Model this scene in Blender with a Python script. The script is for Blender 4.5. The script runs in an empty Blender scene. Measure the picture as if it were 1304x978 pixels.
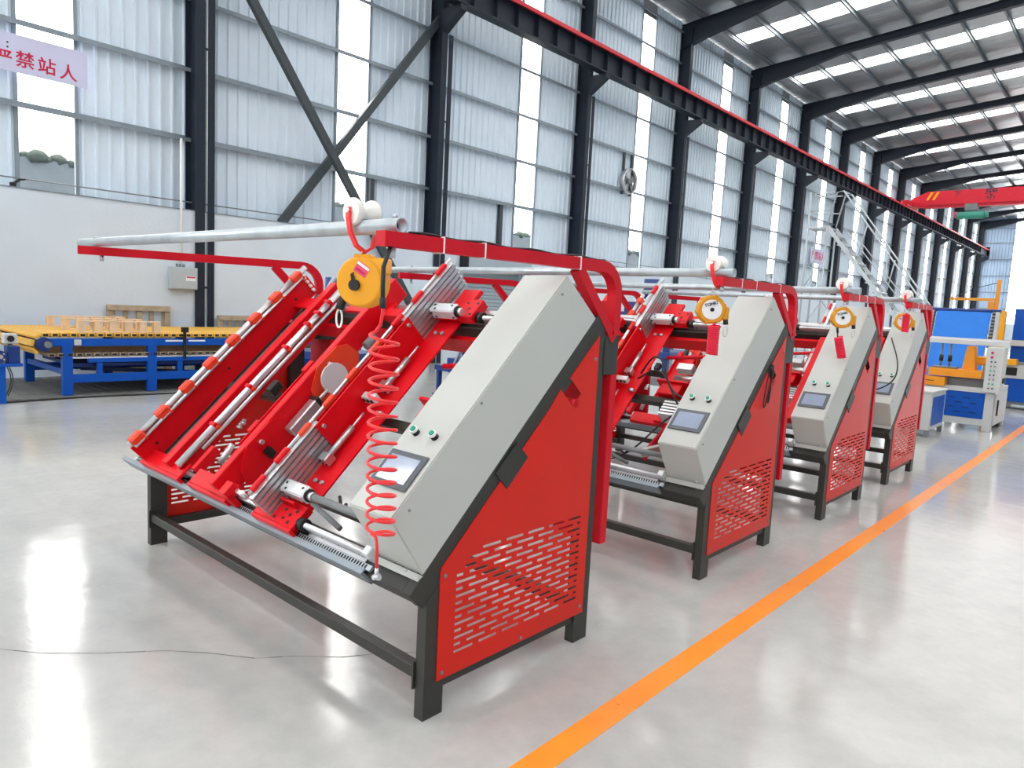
import bpy, bmesh, math, random
from mathutils import Vector, Matrix
random.seed(7)
SC = bpy.context.scene
COL = SC.collection
PI = math.pi

# ------------------------------------------------------------------ camera
def cam_axes(yaw, pitch, roll):
    f = Vector((-math.sin(yaw)*math.cos(pitch), math.cos(yaw)*math.cos(pitch), -math.sin(pitch)))
    r = Vector((math.cos(yaw), math.sin(yaw), 0)); d = f.cross(r)
    return math.cos(roll)*r + math.sin(roll)*d, -math.sin(roll)*r + math.cos(roll)*d, f
cr, cd, cf = cam_axes(math.radians(41.823), math.radians(6.385), math.radians(-2.957))
camd = bpy.data.cameras.new('camera'); cam = bpy.data.objects.new('camera', camd); COL.objects.link(cam)
camd.sensor_width = 36; camd.lens = 36*904.5/1304; camd.clip_end = 400; camd.clip_start = .05
cam.matrix_world = Matrix(((cr.x, -cd.x, -cf.x, 1.9053), (cr.y, -cd.y, -cf.y, -1.7155), (cr.z, -cd.z, -cf.z, 1.6), (0, 0, 0, 1)))
SC.camera = cam

# ------------------------------------------------------------------ overcast sky, exposure
world = bpy.data.worlds.new('overcast_sky'); SC.world = world; world.use_nodes = True
bg = world.node_tree.nodes['Background']
bg.inputs['Color'].default_value = (1, .99, .975, 1); bg.inputs['Strength'].default_value = 11.5
SC.view_settings.view_transform = 'Standard'; SC.view_settings.look = 'None'
SC.view_settings.gamma = 1; SC.view_settings.use_curve_mapping = False; SC.view_settings.exposure = -0.08

# hall dimensions
XL, XR, RIDGE = -12.3, 16.3, 2.0
COLS = [4.45 + 6*i for i in range(-3, 14)]
YF, YB = COLS[0]-.2, COLS[-1]+.3
def ztop(x): return 12.1 + .09*((x if x < RIDGE else 2*RIDGE-x) + 11.8)
def zroof(x): return ztop(x) + .22
STRIPS = [2.1 + 6.08*i for i in range(-2, 14)]
SKY = [y + 3.15 for y in COLS[:-1]]

def portal(loc, rot, sx, sy):       # sampling guide for sky light coming through a real opening (emits nothing itself)
    l = bpy.data.lights.new('sky_portal', 'AREA'); l.shape = 'RECTANGLE'; l.size = sx; l.size_y = sy
    l.cycles.is_portal = True
    o = bpy.data.objects.new('sky_portal', l); COL.objects.link(o); o.location = loc; o.rotation_euler = rot
RA = math.atan(.09)
for y in SKY:
    if -12 < y < 60:
        for s in (-1, 1):
            x0, x1 = RIDGE + s*.6, RIDGE + s*13.5
            xm = (x0+x1)/2
            portal((xm, y, zroof(xm)-.05), (0, s*RA, 0), abs(x1-x0), 1.1)
for y in STRIPS:
    if -12 < y < 40:
        portal((XL+.05, y, 7.6), (0, -PI/2, 0), 9.0, .85)

# ------------------------------------------------------------------ materials
def srgb(*c):
    return tuple(((v/255)/12.92 if v/255 <= .04045 else ((v/255+.055)/1.055)**2.4) for v in c) + (1,)
def new_mat(name):
    m = bpy.data.materials.new(name); m.use_nodes = True
    nt = m.node_tree; return m, nt, nt.nodes['Principled BSDF']
def paint(name, rgb, rough=.45, metal=0., var=.06, scale=6., bump=0., bscale=40., coat=0., spec=.5, rvar=.08):
    m, nt, b = new_mat(name); c = srgb(*rgb)
    tc = nt.nodes.new('ShaderNodeTexCoord')
    n = nt.nodes.new('ShaderNodeTexNoise'); n.inputs['Scale'].default_value = scale; n.inputs['Detail'].default_value = 5
    nt.links.new(tc.outputs['Object'], n.inputs['Vector'])
    r = nt.nodes.new('ShaderNodeValToRGB')
    r.color_ramp.elements[0].position = .3; r.color_ramp.elements[1].position = .7
    r.color_ramp.elements[0].color = tuple(v*(1-var) for v in c[:3]) + (1,)
    r.color_ramp.elements[1].color = tuple(min(1, v*(1+var)) for v in c[:3]) + (1,)
    nt.links.new(n.outputs['Fac'], r.inputs['Fac']); nt.links.new(r.outputs['Color'], b.inputs['Base Color'])
    mr = nt.nodes.new('ShaderNodeMapRange'); mr.inputs['To Min'].default_value = max(.02, rough-rvar); mr.inputs['To Max'].default_value = min(1, rough+rvar)
    nt.links.new(n.outputs['Fac'], mr.inputs['Value']); nt.links.new(mr.outputs['Result'], b.inputs['Roughness'])
    b.inputs['Metallic'].default_value = metal; b.inputs['Coat Weight'].default_value = coat
    b.inputs['Specular IOR Level'].default_value = spec
    if bump:
        n2 = nt.nodes.new('ShaderNodeTexNoise'); n2.inputs['Scale'].default_value = bscale; n2.inputs['Detail'].default_value = 4
        nt.links.new(tc.outputs['Object'], n2.inputs['Vector'])
        bp = nt.nodes.new('ShaderNodeBump'); bp.inputs['Strength'].default_value = bump; bp.inputs['Distance'].default_value = .02
        nt.links.new(n2.outputs['Fac'], bp.inputs['Height']); nt.links.new(bp.outputs['Normal'], b.inputs['Normal'])
    return m
M = {}
M['red'] = paint('red_paint', (214, 6, 24), .4, var=.06, spec=.28)
M['redpanel'] = paint('red_panel_paint', (212, 30, 16), .36, var=.05, scale=3, spec=.3)
M['redlight'] = paint('red_boom_paint', (200, 10, 32), .45, spec=.25)
M['orange_clamp'] = paint('orange_plastic', (226, 62, 28), .4)
M['grey'] = paint('light_grey_enamel', (192, 194, 189), .45, var=.015, scale=3, spec=.35)
M['dark'] = paint('dark_frame_paint', (52, 52, 48), .42, var=.1, scale=9, spec=.35)
M['steel'] = paint('bright_steel', (212, 212, 214), .34, metal=.9, var=.02, scale=4, rvar=.0)
M['alu'] = paint('aluminium', (200, 200, 202), .34, metal=.85, var=.05, scale=20)
M['alu_white'] = paint('anodised_cylinder', (214, 218, 220), .35, metal=.3, var=.03)
M['galv'] = paint('galvanised_pipe', (188, 196, 200), .34, metal=.55, var=.1, scale=14)
M['black'] = paint('black_rubber', (22, 22, 24), .5, var=.1)
M['hose'] = paint('red_hose', (240, 48, 52), .3, var=.03)
M['reel'] = paint('yellow_reel_paint', (240, 166, 12), .35, var=.05)
M['reel2'] = paint('amber_reel_paint', (222, 152, 28), .38, var=.06)
M['nylon'] = paint('white_nylon', (240, 238, 230), .4, var=.02)
M['white'] = paint('white_label', (238, 238, 238), .5, var=.01)
M['pink'] = paint('pink_label', (226, 70, 110), .5, var=.02)
M['redlabel'] = paint('crimson_coil', (230, 20, 60), .35, var=.05)
M['green'] = paint('green_button', (10, 150, 120), .3, var=.02)
M['screen'] = paint('screen_glass', (150, 162, 184), .08, var=.06, scale=9, spec=.8)
M['screen_frame'] = paint('screen_frame', (84, 88, 94), .35, var=.03)
M['blue'] = paint('blue_paint', (4, 80, 176), .42, var=.06, spec=.3)
M['blue_bright'] = paint('bright_blue_sheet', (40, 124, 220), .42, var=.04, spec=.3)
M['navy'] = paint('navy_machine_paint', (16, 52, 120), .42, var=.1)
M['yellow'] = paint('yellow_slat_paint', (226, 176, 70), .5, var=.1)
M['amber'] = paint('orange_machine_paint', (232, 148, 24), .42, var=.05)
M['wood'] = paint('pale_pine', (226, 196, 160), .7, var=.12, scale=9)
M['oldwood'] = paint('weathered_wood', (176, 158, 134), .8, var=.16, scale=9)
M['box'] = paint('grey_box_enamel', (178, 188, 194), .45, var=.02)
M['column'] = paint('blue_grey_column', (32, 39, 51), .5, var=.1, scale=3, spec=.3)
M['brace'] = paint('brace_steel', (70, 76, 80), .5, var=.1, spec=.3)
M['girt'] = paint('galvanised_girt', (140, 150, 158), .45, metal=.35, var=.08)
M['purlin'] = paint('purlin_steel', (128, 136, 142), .5, metal=.3, var=.08)
M['rail_red'] = paint('red_rail', (214, 30, 46), .45)
M['crane'] = paint('crane_red', (206, 22, 46), .42)
M['crane_green'] = paint('hoist_green', (60, 150, 130), .45)
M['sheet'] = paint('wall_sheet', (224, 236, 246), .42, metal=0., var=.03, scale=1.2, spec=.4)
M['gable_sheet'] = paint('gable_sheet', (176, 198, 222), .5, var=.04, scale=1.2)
M['plaster'] = paint('white_plaster', (212, 223, 233), .8, var=.03, scale=1.5, bump=.15, bscale=20)
M['mat'] = paint('grey_floor_sheet', (112, 112, 110), .8, var=.12, scale=3)
M['outwall'] = paint('outside_wall', (72, 78, 82), .9, var=.1, scale=2)
M['bush'] = paint('bush_green', (34, 44, 36), .9, var=.4, scale=8)
M['ground'] = paint('outside_ground', (120, 120, 116), .9, var=.1, scale=1)
M['banner'] = paint('lilac_banner', (206, 206, 232), .6, var=.03, scale=3)
M['crimson'] = paint('crimson_print', (196, 16, 70), .6, var=.02)
M['ink'] = paint('dark_print', (50, 40, 60), .6, var=.02)
M['shutter'] = paint('shutter_grey', (170, 182, 190), .5, metal=.2, var=.04)
M['line'] = paint('orange_floor_paint', (255, 148, 44), .3, var=.08, scale=5)
M['crack'] = paint('crack_dark', (92, 90, 86), .9)
M['cabframe'] = paint('pale_grey_frame', (196, 198, 196), .5, var=.03)
M['dkgrey'] = paint('mid_grey_paint', (120, 124, 126), .5)
M['glasswhite'] = paint('led_tube', (235, 240, 245), .3)
M['stairs'] = paint('stair_aluminium', (190, 196, 200), .4, metal=.5, var=.05)

# foil lined roof
m, nt, b = new_mat('roof_foil'); M['foil'] = m
b.inputs['Base Color'].default_value = (.44, .45, .47, 1); b.inputs['Metallic'].default_value = .75; b.inputs['Roughness'].default_value = .36
tc = nt.nodes.new('ShaderNodeTexCoord'); mp = nt.nodes.new('ShaderNodeMapping'); mp.inputs['Scale'].default_value = (1.1, 3.2, 1)
nn = nt.nodes.new('ShaderNodeTexNoise'); nn.inputs['Scale'].default_value = .9; nn.inputs['Detail'].default_value = 4
bp = nt.nodes.new('ShaderNodeBump'); bp.inputs['Strength'].default_value = .55; bp.inputs['Distance'].default_value = .12
nt.links.new(tc.outputs['Object'], mp.inputs['Vector']); nt.links.new(mp.outputs['Vector'], nn.inputs['Vector'])
nt.links.new(nn.outputs['Fac'], bp.inputs['Height']); nt.links.new(bp.outputs['Normal'], b.inputs['Normal'])

# translucent daylight sheet: clear, faintly tinted and glossy
m, nt, b = new_mat('clear_daylight_sheet'); M['pane'] = m
nt.nodes.remove(b); out = nt.nodes['Material Output']
tr = nt.nodes.new('ShaderNodeBsdfTransparent'); tr.inputs['Color'].default_value = (.985, .985, .982, 1)
gl = nt.nodes.new('ShaderNodeBsdfGlossy'); gl.inputs['Roughness'].default_value = .2
mx = nt.nodes.new('ShaderNodeMixShader'); mx.inputs['Fac'].default_value = .05
nt.links.new(tr.outputs[0], mx.inputs[1]); nt.links.new(gl.outputs[0], mx.inputs[2]); nt.links.new(mx.outputs[0], out.inputs['Surface'])

# polished concrete
m, nt, b = new_mat('polished_concrete'); M['floor'] = m
tc = nt.nodes.new('ShaderNodeTexCoord')
def noise(scale, detail=6, rough=.6):
    n = nt.nodes.new('ShaderNodeTexNoise'); n.inputs['Scale'].default_value = scale; n.inputs['Detail'].default_value = detail; n.inputs['Roughness'].default_value = rough
    nt.links.new(tc.outputs['Object'], n.inputs['Vector']); return n
n1, n2, n3, n4 = noise(.45), noise(7, 8, .7), noise(.9, 3), noise(90, 2)
r1 = nt.nodes.new('ShaderNodeValToRGB'); r1.color_ramp.elements[0].position = .28; r1.color_ramp.elements[1].position = .72
r1.color_ramp.elements[0].color = srgb(172, 172, 169); r1.color_ramp.elements[1].color = srgb(198, 198, 194)
nt.links.new(n1.outputs['Fac'], r1.inputs['Fac'])
r2 = nt.nodes.new('ShaderNodeValToRGB'); r2.color_ramp.elements[0].position = .3; r2.color_ramp.elements[1].position = .65
r2.color_ramp.elements[0].color = (.84, .84, .84, 1); r2.color_ramp.elements[1].color = (1, 1, 1, 1)
nt.links.new(n2.outputs['Fac'], r2.inputs['Fac'])
mm = nt.nodes.new('ShaderNodeMixRGB'); mm.blend_type = 'MULTIPLY'; mm.inputs['Fac'].default_value = .7
nt.links.new(r1.outputs['Color'], mm.inputs['Color1']); nt.links.new(r2.outputs['Color'], mm.inputs['Color2']); nt.links.new(mm.outputs['Color'], b.inputs['Base Color'])
mr = nt.nodes.new('ShaderNodeMapRange'); mr.inputs['From Min'].default_value = .3; mr.inputs['From Max'].default_value = .7; mr.inputs['To Min'].default_value = .045; mr.inputs['To Max'].default_value = .13
nt.links.new(n3.outputs['Fac'], mr.inputs['Value']); nt.links.new(mr.outputs['Result'], b.inputs['Roughness'])
bp = nt.nodes.new('ShaderNodeBump'); bp.inputs['Strength'].default_value = .05; bp.inputs['Distance'].default_value = .02
nt.links.new(n2.outputs['Fac'], bp.inputs['Height']); nt.links.new(bp.outputs['Normal'], b.inputs['Normal'])
b.inputs['Specular IOR Level'].default_value = .5
b2 = nt.nodes.new('ShaderNodeBump'); b2.inputs['Strength'].default_value = .14; b2.inputs['Distance'].default_value = .05
nt.links.new(n3.outputs['Fac'], b2.inputs['Height']); nt.links.new(bp.outputs['Normal'], b2.inputs['Normal']); nt.links.new(b2.outputs['Normal'], b.inputs['Normal'])

# ------------------------------------------------------------------ mesh helpers
class MB:
    """collects shapes into one mesh; T maps local coordinates to object coordinates"""
    def __init__(self, T=None): self.bm = bmesh.new(); self.T = T
    def _fin(self, vs):
        if self.T:
            for v in vs: v.co = Vector(self.T(*v.co))
    def box(self, x0, x1, y0, y1, z0, z1, bev=0.):
        co = [(x, y, z) for x in (x0, x1) for y in (y0, y1) for z in (z0, z1)]
        vs = [self.bm.verts.new(c) for c in co]
        fs = [self.bm.faces.new([vs[i] for i in f]) for f in ((0,1,3,2),(4,6,7,5),(0,4,5,1),(2,3,7,6),(0,2,6,4),(1,5,7,3))]
        if bev:
            es = list({e for f in fs for e in f.edges})
            r = bmesh.ops.bevel(self.bm, geom=es, offset=bev, segments=1, affect='EDGES', profile=.5)
            vs = list({v for f in r['faces'] for v in f.verts} | {v for v in vs if v.is_valid})
        self._fin(vs); return self
    def prism(self, poly, lo, hi, axis='x'):
        def mk(p, h):
            return {'x': (h, p[0], p[1]), 'y': (p[0], h, p[1]), 'z': (p[0], p[1], h)}[axis]
        a = [self.bm.verts.new(mk(p, lo)) for p in poly]; b_ = [self.bm.verts.new(mk(p, hi)) for p in poly]
        self.bm.faces.new(a); self.bm.faces.new(b_[::-1]); n = len(poly)
        for i in range(n): self.bm.faces.new((a[i], b_[i], b_[(i+1) % n], a[(i+1) % n]))
        self._fin(a+b_); return self
    def cyl(self, p0, p1, r, seg=12, r1=None, caps=True):
        p0, p1 = Vector(p0), Vector(p1)
        if self.T: p0, p1 = Vector(self.T(*p0)), Vector(self.T(*p1))
        r1 = r if r1 is None else r1
        d = (p1-p0).normalized(); u = d.orthogonal().normalized(); w = d.cross(u)
        a, b_ = [], []
        for i in range(seg):
            t = 2*PI*i/seg; o = u*math.cos(t)+w*math.sin(t)
            a.append(self.bm.verts.new(p0+o*r)); b_.append(self.bm.verts.new(p1+o*r1))
        for i in range(seg):
            f = self.bm.faces.new((a[i], a[(i+1) % seg], b_[(i+1) % seg], b_[i])); f.smooth = True
        if caps: self.bm.faces.new(a[::-1]); self.bm.faces.new(b_)
        return self
    def pipe(self, p0, p1, r, ri, seg=16):          # hollow pipe
        p0, p1 = Vector(p0), Vector(p1)
        if self.T: p0, p1 = Vector(self.T(*p0)), Vector(self.T(*p1))
        d = (p1-p0).normalized(); u = d.orthogonal().normalized(); w = d.cross(u); R = []
        for p, rr in ((p0, r), (p1, r), (p1, ri), (p0, ri)):
            R.append([self.bm.verts.new(p+(u*math.cos(2*PI*i/seg)+w*math.sin(2*PI*i/seg))*rr) for i in range(seg)])
        for k in range(4):
            A, B = R[k], R[(k+1) % 4]
            for i in range(seg):
                f = self.bm.faces.new((A[i], A[(i+1) % seg], B[(i+1) % seg], B[i])); f.smooth = k in (0, 2)
        return self
    def sweep(self, pts, r, seg=8, square=None, closed=False):
        pts = [Vector(self.T(*p)) if self.T else Vector(p) for p in pts]
        n = len(pts); rings = []; u = None
        for i, p in enumerate(pts):
            a = pts[(i-1) % n] if (closed or i > 0) else p; c = pts[(i+1) % n] if (closed or i < n-1) else p
            d = (c-a).normalized()
            if u is None:
                u = Vector(square[2]) if square else d.orthogonal().normalized()
            u = (u - d*u.dot(d)).normalized(); w = d.cross(u)
            if square:
                hw, hh = square[0]/2, square[1]/2
                # keep the section width through mitred bends
                k = 1.
                if 0 < i < n-1:
                    c0 = (p-a).normalized().dot((c-p).normalized()); k = 1/max(.6, math.sqrt(max(0., (1+c0)/2)))
                ring = [self.bm.verts.new(p + u*sx*hw + w*sy*hh*k) for sx, sy in ((-1,-1),(1,-1),(1,1),(-1,1))]
            else:
                ring = [self.bm.verts.new(p + (u*math.cos(2*PI*j/seg)+w*math.sin(2*PI*j/seg))*r) for j in range(seg)]
            rings.append(ring)
        m_ = len(rings[0])
        for i in range(n if closed else n-1):
            A, B = rings[i], rings[(i+1) % n]
            for j in range(m_):
                f = self.bm.faces.new((A[j], A[(j+1) % m_], B[(j+1) % m_], B[j])); f.smooth = not square
        if not closed: self.bm.faces.new(rings[0][::-1]); self.bm.faces.new(rings[-1])
        return self
    def lathe(self, c, axis, prof, seg=24):          # prof: (distance along axis, radius)
        c, d = Vector(c), Vector(axis).normalized(); u = d.orthogonal().normalized(); w = d.cross(u); rings = []
        for h, r in prof:
            rings.append([self.bm.verts.new(c+d*h+(u*math.cos(2*PI*i/seg)+w*math.sin(2*PI*i/seg))*max(r, 1e-4)) for i in range(seg)])
        for A, B in zip(rings, rings[1:]):
            for i in range(seg):
                f = self.bm.faces.new((A[i], A[(i+1) % seg], B[(i+1) % seg], B[i])); f.smooth = True
        self.bm.faces.new(rings[0][::-1]); self.bm.faces.new(rings[-1])
        return self
    def quad(self, *pts):
        vs = [self.bm.verts.new(self.T(*p) if self.T else p) for p in pts]; self.bm.faces.new(vs); return self
    def build(self, name, mat, parent=None, loc=None, rot=None):
        bmesh.ops.recalc_face_normals(self.bm, faces=self.bm.faces[:])
        me = bpy.data.meshes.new(name); self.bm.to_mesh(me); self.bm.free()
        me.materials.append(M[mat])
        o = bpy.data.objects.new(name, me); COL.objects.link(o)
        if parent: o.parent = parent
        if loc: o.location = loc
        if rot: o.rotation_euler = rot
        return o
def tag(o, label=None, cat=None, group=None, kind=None):
    if label: o['label'] = label
    if cat: o['category'] = cat
    if group: o['group'] = group
    if kind: o['kind'] = kind
    return o
def empty(name, loc=(0, 0, 0), rz=0.):
    o = bpy.data.objects.new(name, None); COL.objects.link(o); o.location = loc; o.rotation_euler = (0, 0, rz)
    o.empty_display_size = .1; return o
def share(o, parent=None, loc=None, rot=None, scale=None):
    c = o.copy(); COL.objects.link(c); c.parent = parent if parent else o.parent
    if loc: c.location = loc
    if rot: c.rotation_euler = rot
    if scale: c.scale = scale
    return c
def copy_tree(o, parent=None, skip=()):
    c = o.copy(); COL.objects.link(c); c.parent = parent
    for ch in list(o.children):
        if ch.name.split('.')[0] not in skip: copy_tree(ch, c, skip)
    return c
def text_mesh(name, s, size, mat, parent, mtx, extrude=.002):
    cu = bpy.data.curves.new(name, 'FONT'); cu.body = s; cu.size = size; cu.extrude = extrude; cu.align_x = 'CENTER'; cu.align_y = 'CENTER'
    cu.offset = size*.014
    t = bpy.data.objects.new(name, cu); COL.objects.link(t)
    dg = bpy.context.evaluated_depsgraph_get(); me = bpy.data.meshes.new_from_object(t.evaluated_get(dg))
    bpy.data.objects.remove(t); bpy.data.curves.remove(cu)
    me.materials.clear(); me.materials.append(M[mat]); o = bpy.data.objects.new(name, me); COL.objects.link(o)
    o.parent = parent; o.matrix_local = mtx; return o

# ================================================================== THE HALL
floor = MB().box(XL-.3, XR+.3, YF, YB, -.2, 0).build('floor', 'floor'); tag(floor, kind='structure')
g = MB().box(-60, 60, -60, YF-.01, -.25, -.02).box(-60, XL-.31, YF, 140, -.25, -.02).box(XR+.31, 60, YF, 140, -.25, -.02).build('ground_outside', 'ground'); tag(g, kind='structure')
MB().box(.41, .52, YF+.2, 80, 0, .0015).build('painted_line', 'line', floor)
# hairline crack wandering across the slab
pts = []
for (u, v) in [(-2.05, -1.42), (-1.86, -1.2), (-1.66, -.98), (-1.5, -.86), (-1.33, -.67), (-1.18, -.47), (-1.03, -.34), (-.86, -.22), (-.76, -.08), (-.62, .06), (-.5, .26), (-.36, .4)]:
    pts.append((u, v))
mb = MB()
for i in range(len(pts)-1):
    a, c = Vector(pts[i]), Vector(pts[i+1]); N = 3
    for k in range(N):
        p, q = a.lerp(c, k/N), a.lerp(c, (k+1)/N)
        d = (q-p).normalized(); nrm = Vector((-d.y, d.x)); wd = random.uniform(.0012, .0032)
        mb.quad((p.x-nrm.x*wd, p.y-nrm.y*wd, .0008), (p.x+nrm.x*wd, p.y+nrm.y*wd, .0008), (q.x+nrm.x*wd, q.y+nrm.y*wd, .0008), (q.x-nrm.x*wd, q.y-nrm.y*wd, .0008))
mb.build('floor_crack', 'crack', floor)

# ---- left wall: plastered base, ribbed sheets, clear strips, girts
ZB = 3.04
XP = -11.8      # plaster face: the columns stand half inside the base wall
DOOR = (11.45, 13.8, 2.55)
wl = MB().box(-12.6, XP, YF, DOOR[0], 0, ZB).box(-12.6, XP, DOOR[1], YB, 0, ZB).box(-12.6, XP, DOOR[0], DOOR[1], DOOR[2], ZB).build('wall_left', 'plaster'); tag(wl, kind='structure')
MB().box(-12.3, XP+.015, YF, YB, ZB, ZB+.018).build('wall_capping', 'girt', wl)
def ribbed(w, z0, z1, nr=4, depth=.042):
    mb = MB(); prof = []; p = w/nr
    for i in range(nr):
        c = p*(i+.5)
        prof += [(c-.034, 0), (c-.016, depth), (c+.016, depth), (c+.034, 0)]
    prof = [(0, 0)] + prof + [(w, 0)]
    a = [mb.bm.verts.new((d, y, z0)) for y, d in prof]; b_ = [mb.bm.verts.new((d, y, z1)) for y, d in prof]
    for i in range(len(prof)-1): mb.bm.faces.new((a[i], a[i+1], b_[i+1], b_[i]))
    return mb
SW = (6.08-.85)/6
ZT = 12.25
sheet0 = ribbed(SW, ZB+.02, ZT).build('wall_sheet', 'sheet', wl, loc=(XL, STRIPS[0]+.425, 0))
pane0 = MB().box(-.006, 0, -.425, .425, ZB+.02, 11.75).build('clear_strip', 'pane', wl, loc=(XL-.01, STRIPS[0], 0))
first = True
for i, y in enumerate(STRIPS):
    if i: share(pane0, wl, loc=(XL-.01, y, 0))
    for k in range(6):
        yy = y+.425+SW*k
        if yy > YB-.3 or (i == 0 and k == 0): continue
        share(sheet0, wl, loc=(XL, yy, 0))
for y in STRIPS:    # foil covered upper end of each strip and flashing angles on its edges
    MB().box(XL-.02, XL+.01, y-.43, y+.43, 11.75, ZT).build('foil_flap', 'foil', wl)
edge0 = MB().box(XL-.02, XL+.035, -.03, .03, ZB+.02, 11.75).build('strip_flashing', 'girt', wl, loc=(0, STRIPS[2]-.44, 0))
for y in STRIPS[2:9]:
    if y != STRIPS[2]: share(edge0, wl, loc=(0, y-.44, 0))
    share(edge0, wl, loc=(0, y+.44, 0))
for z in (4.42, 5.70, 6.98, 8.24, 9.5, 10.75, 11.85):
    MB().box(-12.26, -12.14, YF, YB, z, z+.015).box(-12.16, -12.14, YF, YB, z-.055, z).box(-12.26, -12.24, YF, YB, z+.01, z+.06).build('girt', 'girt', wl)
MB().cyl((-12.1, YF, 3.23), (-12.1, YB, 3.23), .012, 6).build('wall_wire', 'dkgrey', wl)
for y in (8.72, 13.2):
    MB().box(-12.27, -12.17, y-.06, y+.06, ZB+.02, 4.42).build('window_jamb', 'brace', wl)

# roller shutter door in the left wall
door = MB().box(-12.0, -11.96, DOOR[0], DOOR[1], 0, DOOR[2]).build('door_1', 'shutter'); tag(door, kind='structure')
mbl = MB().box(-.012, .012, 0, DOOR[1]-DOOR[0], -.045, .045, .008)
sl0 = mbl.build('shutter_slat', 'shutter', door, loc=(-11.94, DOOR[0], .06))
for k in range(1, 25): share(sl0, door, loc=(-11.94, DOOR[0], .06+.1*k))
MB().box(XP, XP+.28, DOOR[0]-.1, DOOR[1]+.1, 2.46, 2.8, .02).build('shutter_housing', 'shutter', door)
MB().box(XP, XP+.3, DOOR[0]-.15, DOOR[0]-.1, 2.42, 2.84).build('housing_bracket', 'black', door)

# ---- steel columns with crane corbels
cmb = MB()
cmb.box(-.45, -.43, -.09, .09, 0, 12.0).box(-.02, 0, -.09, .09, 0, 11.9).box(-.43, -.02, -.008, .008, 0, 11.9)
cmb.build('steel_column', 'column', loc=(-11.75, COLS[0], 0))
col0 = bpy.data.objects['steel_column']; tag(col0, kind='structure')
MB().prism([(0, 8.62), (.62, 8.62), (.62, 8.5), (0, 8.1)], -.1, .1, 'y').build('corbel', 'column', col0)
MB().box(-.02, 0, .147, .275, 0, 8.1).build('side_post', 'column', col0)
MB().cyl((-.4, .3, 0), (-.4, .3, 9), .025, 6).build('white_conduit', 'white', col0)
MB().box(-.02, .005, .08, .2, 1.6, 1.64).box(-.02, .005, .08, .2, 6.0, 6.04).build('post_tie', 'column', col0)
for y in COLS[1:]:
    c = copy_tree(col0); c.location.y = y
c0 = MB().box(-.45, 0, -.125, .125, 0, 12.0).build('steel_column', 'column', loc=(XR-.1, COLS[0], 0)); tag(c0, kind='structure')
for y in COLS[1:]: share(c0, loc=(XR-.1, y, 0))
# ---- rafters
rmb = MB()
xs = [-12.2, -11.5, -8.5, RIDGE, 2*RIDGE+8.5, 2*RIDGE+11.5, 2*RIDGE+12.2]
zb = [11.2, 11.4, 12.1, ztop(RIDGE)-.32, 12.1, 11.4, 11.2]
top = [(x, ztop(x)) for x in xs]; bot = list(zip(xs, zb))
rmb.prism(top + bot[::-1], -.01, .01, 'y')
for i in range(len(xs)-1):
    rmb.prism([top[i], top[i+1], (top[i+1][0], top[i+1][1]-.02), (top[i][0], top[i][1]-.02)], -.11, .11, 'y')
    rmb.prism([bot[i], bot[i+1], (bot[i+1][0], bot[i+1][1]+.02), (bot[i][0], bot[i][1]+.02)], -.11, .11, 'y')
raf0 = rmb.build('steel_rafter', 'column', loc=(0, COLS[0], 0)); tag(raf0, kind='structure')
for y in COLS[1:]: share(raf0, loc=(0, y, 0))
# ---- foil lined roof with clear roof lights and purlins
ceil = MB().box(RIDGE-.25, RIDGE+.25, YF, YB, zroof(RIDGE)-.02, zroof(RIDGE)+.03).build('ceiling', 'foil'); tag(ceil, kind='structure')
for s in (-1, 1):
    xe = RIDGE + s*14.6
    def sl(y0, y1, nm, mt, x0=RIDGE+s*.2, x1=xe, th=.05):
        n = 10; mb = MB()
        for i in range(n):
            a, c = x0+(x1-x0)*i/n, x0+(x1-x0)*(i+1)/n
            mb.prism([(a, zroof(a)), (c, zroof(c)), (c, zroof(c)+th), (a, zroof(a)+th)], y0, y1, 'y')
        return mb.build(nm, mt, ceil)
    prev = YF
    for y in SKY:
        sl(prev, y-.55, 'roof_panel', 'foil'); prev = y+.55
        sl(y-.55, y+.55, 'roof_light', 'pane', x0=RIDGE+s*.6, x1=RIDGE+s*13.5, th=.006)
        sl(y-.55, y+.55, 'roof_panel', 'foil', x0=RIDGE+s*13.5)
    sl(prev, YB, 'roof_panel', 'foil')
    for k in range(11):
        x = RIDGE + s*(13.4-1.34*k)
        if abs(x-RIDGE) < .3: continue
        z = zroof(x)
        MB().box(x-.03, x+.03, YF, YB, z-.02, z).box(x-.035, x-.02, YF, YB, z-.2, z).box(x-.03, x+.03, YF, YB, z-.2, z-.185).build('purlin', 'purlin', ceil)
MB().box(XL, XL+.9, YF, YB, 12.27, 12.3).build('eave_lining', 'foil', ceil)
# ---- right wall and far gable
wr = MB().box(XR, XR+.3, YF, YB, 0, 3.085).build('wall_right', 'plaster'); tag(wr, kind='structure')
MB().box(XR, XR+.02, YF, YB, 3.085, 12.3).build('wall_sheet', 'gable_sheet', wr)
wb = MB().box(XL, XR, YB, YB+.25, 0, 2.2).build('wall_back', 'plaster'); tag(wb, kind='structure')
gs0 = None
for k in range(28):
    x = XL + 1.03*k
    if -9.0 < x+.5 < -5.5 or 9 < x+.5 < 13: continue
    w = 1.03
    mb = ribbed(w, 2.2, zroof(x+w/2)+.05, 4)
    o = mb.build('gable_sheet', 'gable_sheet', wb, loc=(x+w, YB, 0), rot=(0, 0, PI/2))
MB().box(-9.3, -5.2, YB+.02, YB+.03, 2.2, 12.9).build('clear_strip', 'pane', wb)
MB().box(8, 13.2, YB+.02, YB+.03, 2.2, 12.9).build('clear_strip', 'pane', wb)
for z in (3.6, 5.2, 6.8, 8.4, 10.0, 11.4):
    MB().box(XL, XR, YB-.12, YB-.05, z, z+.07).build('girt', 'girt', wb)
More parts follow.
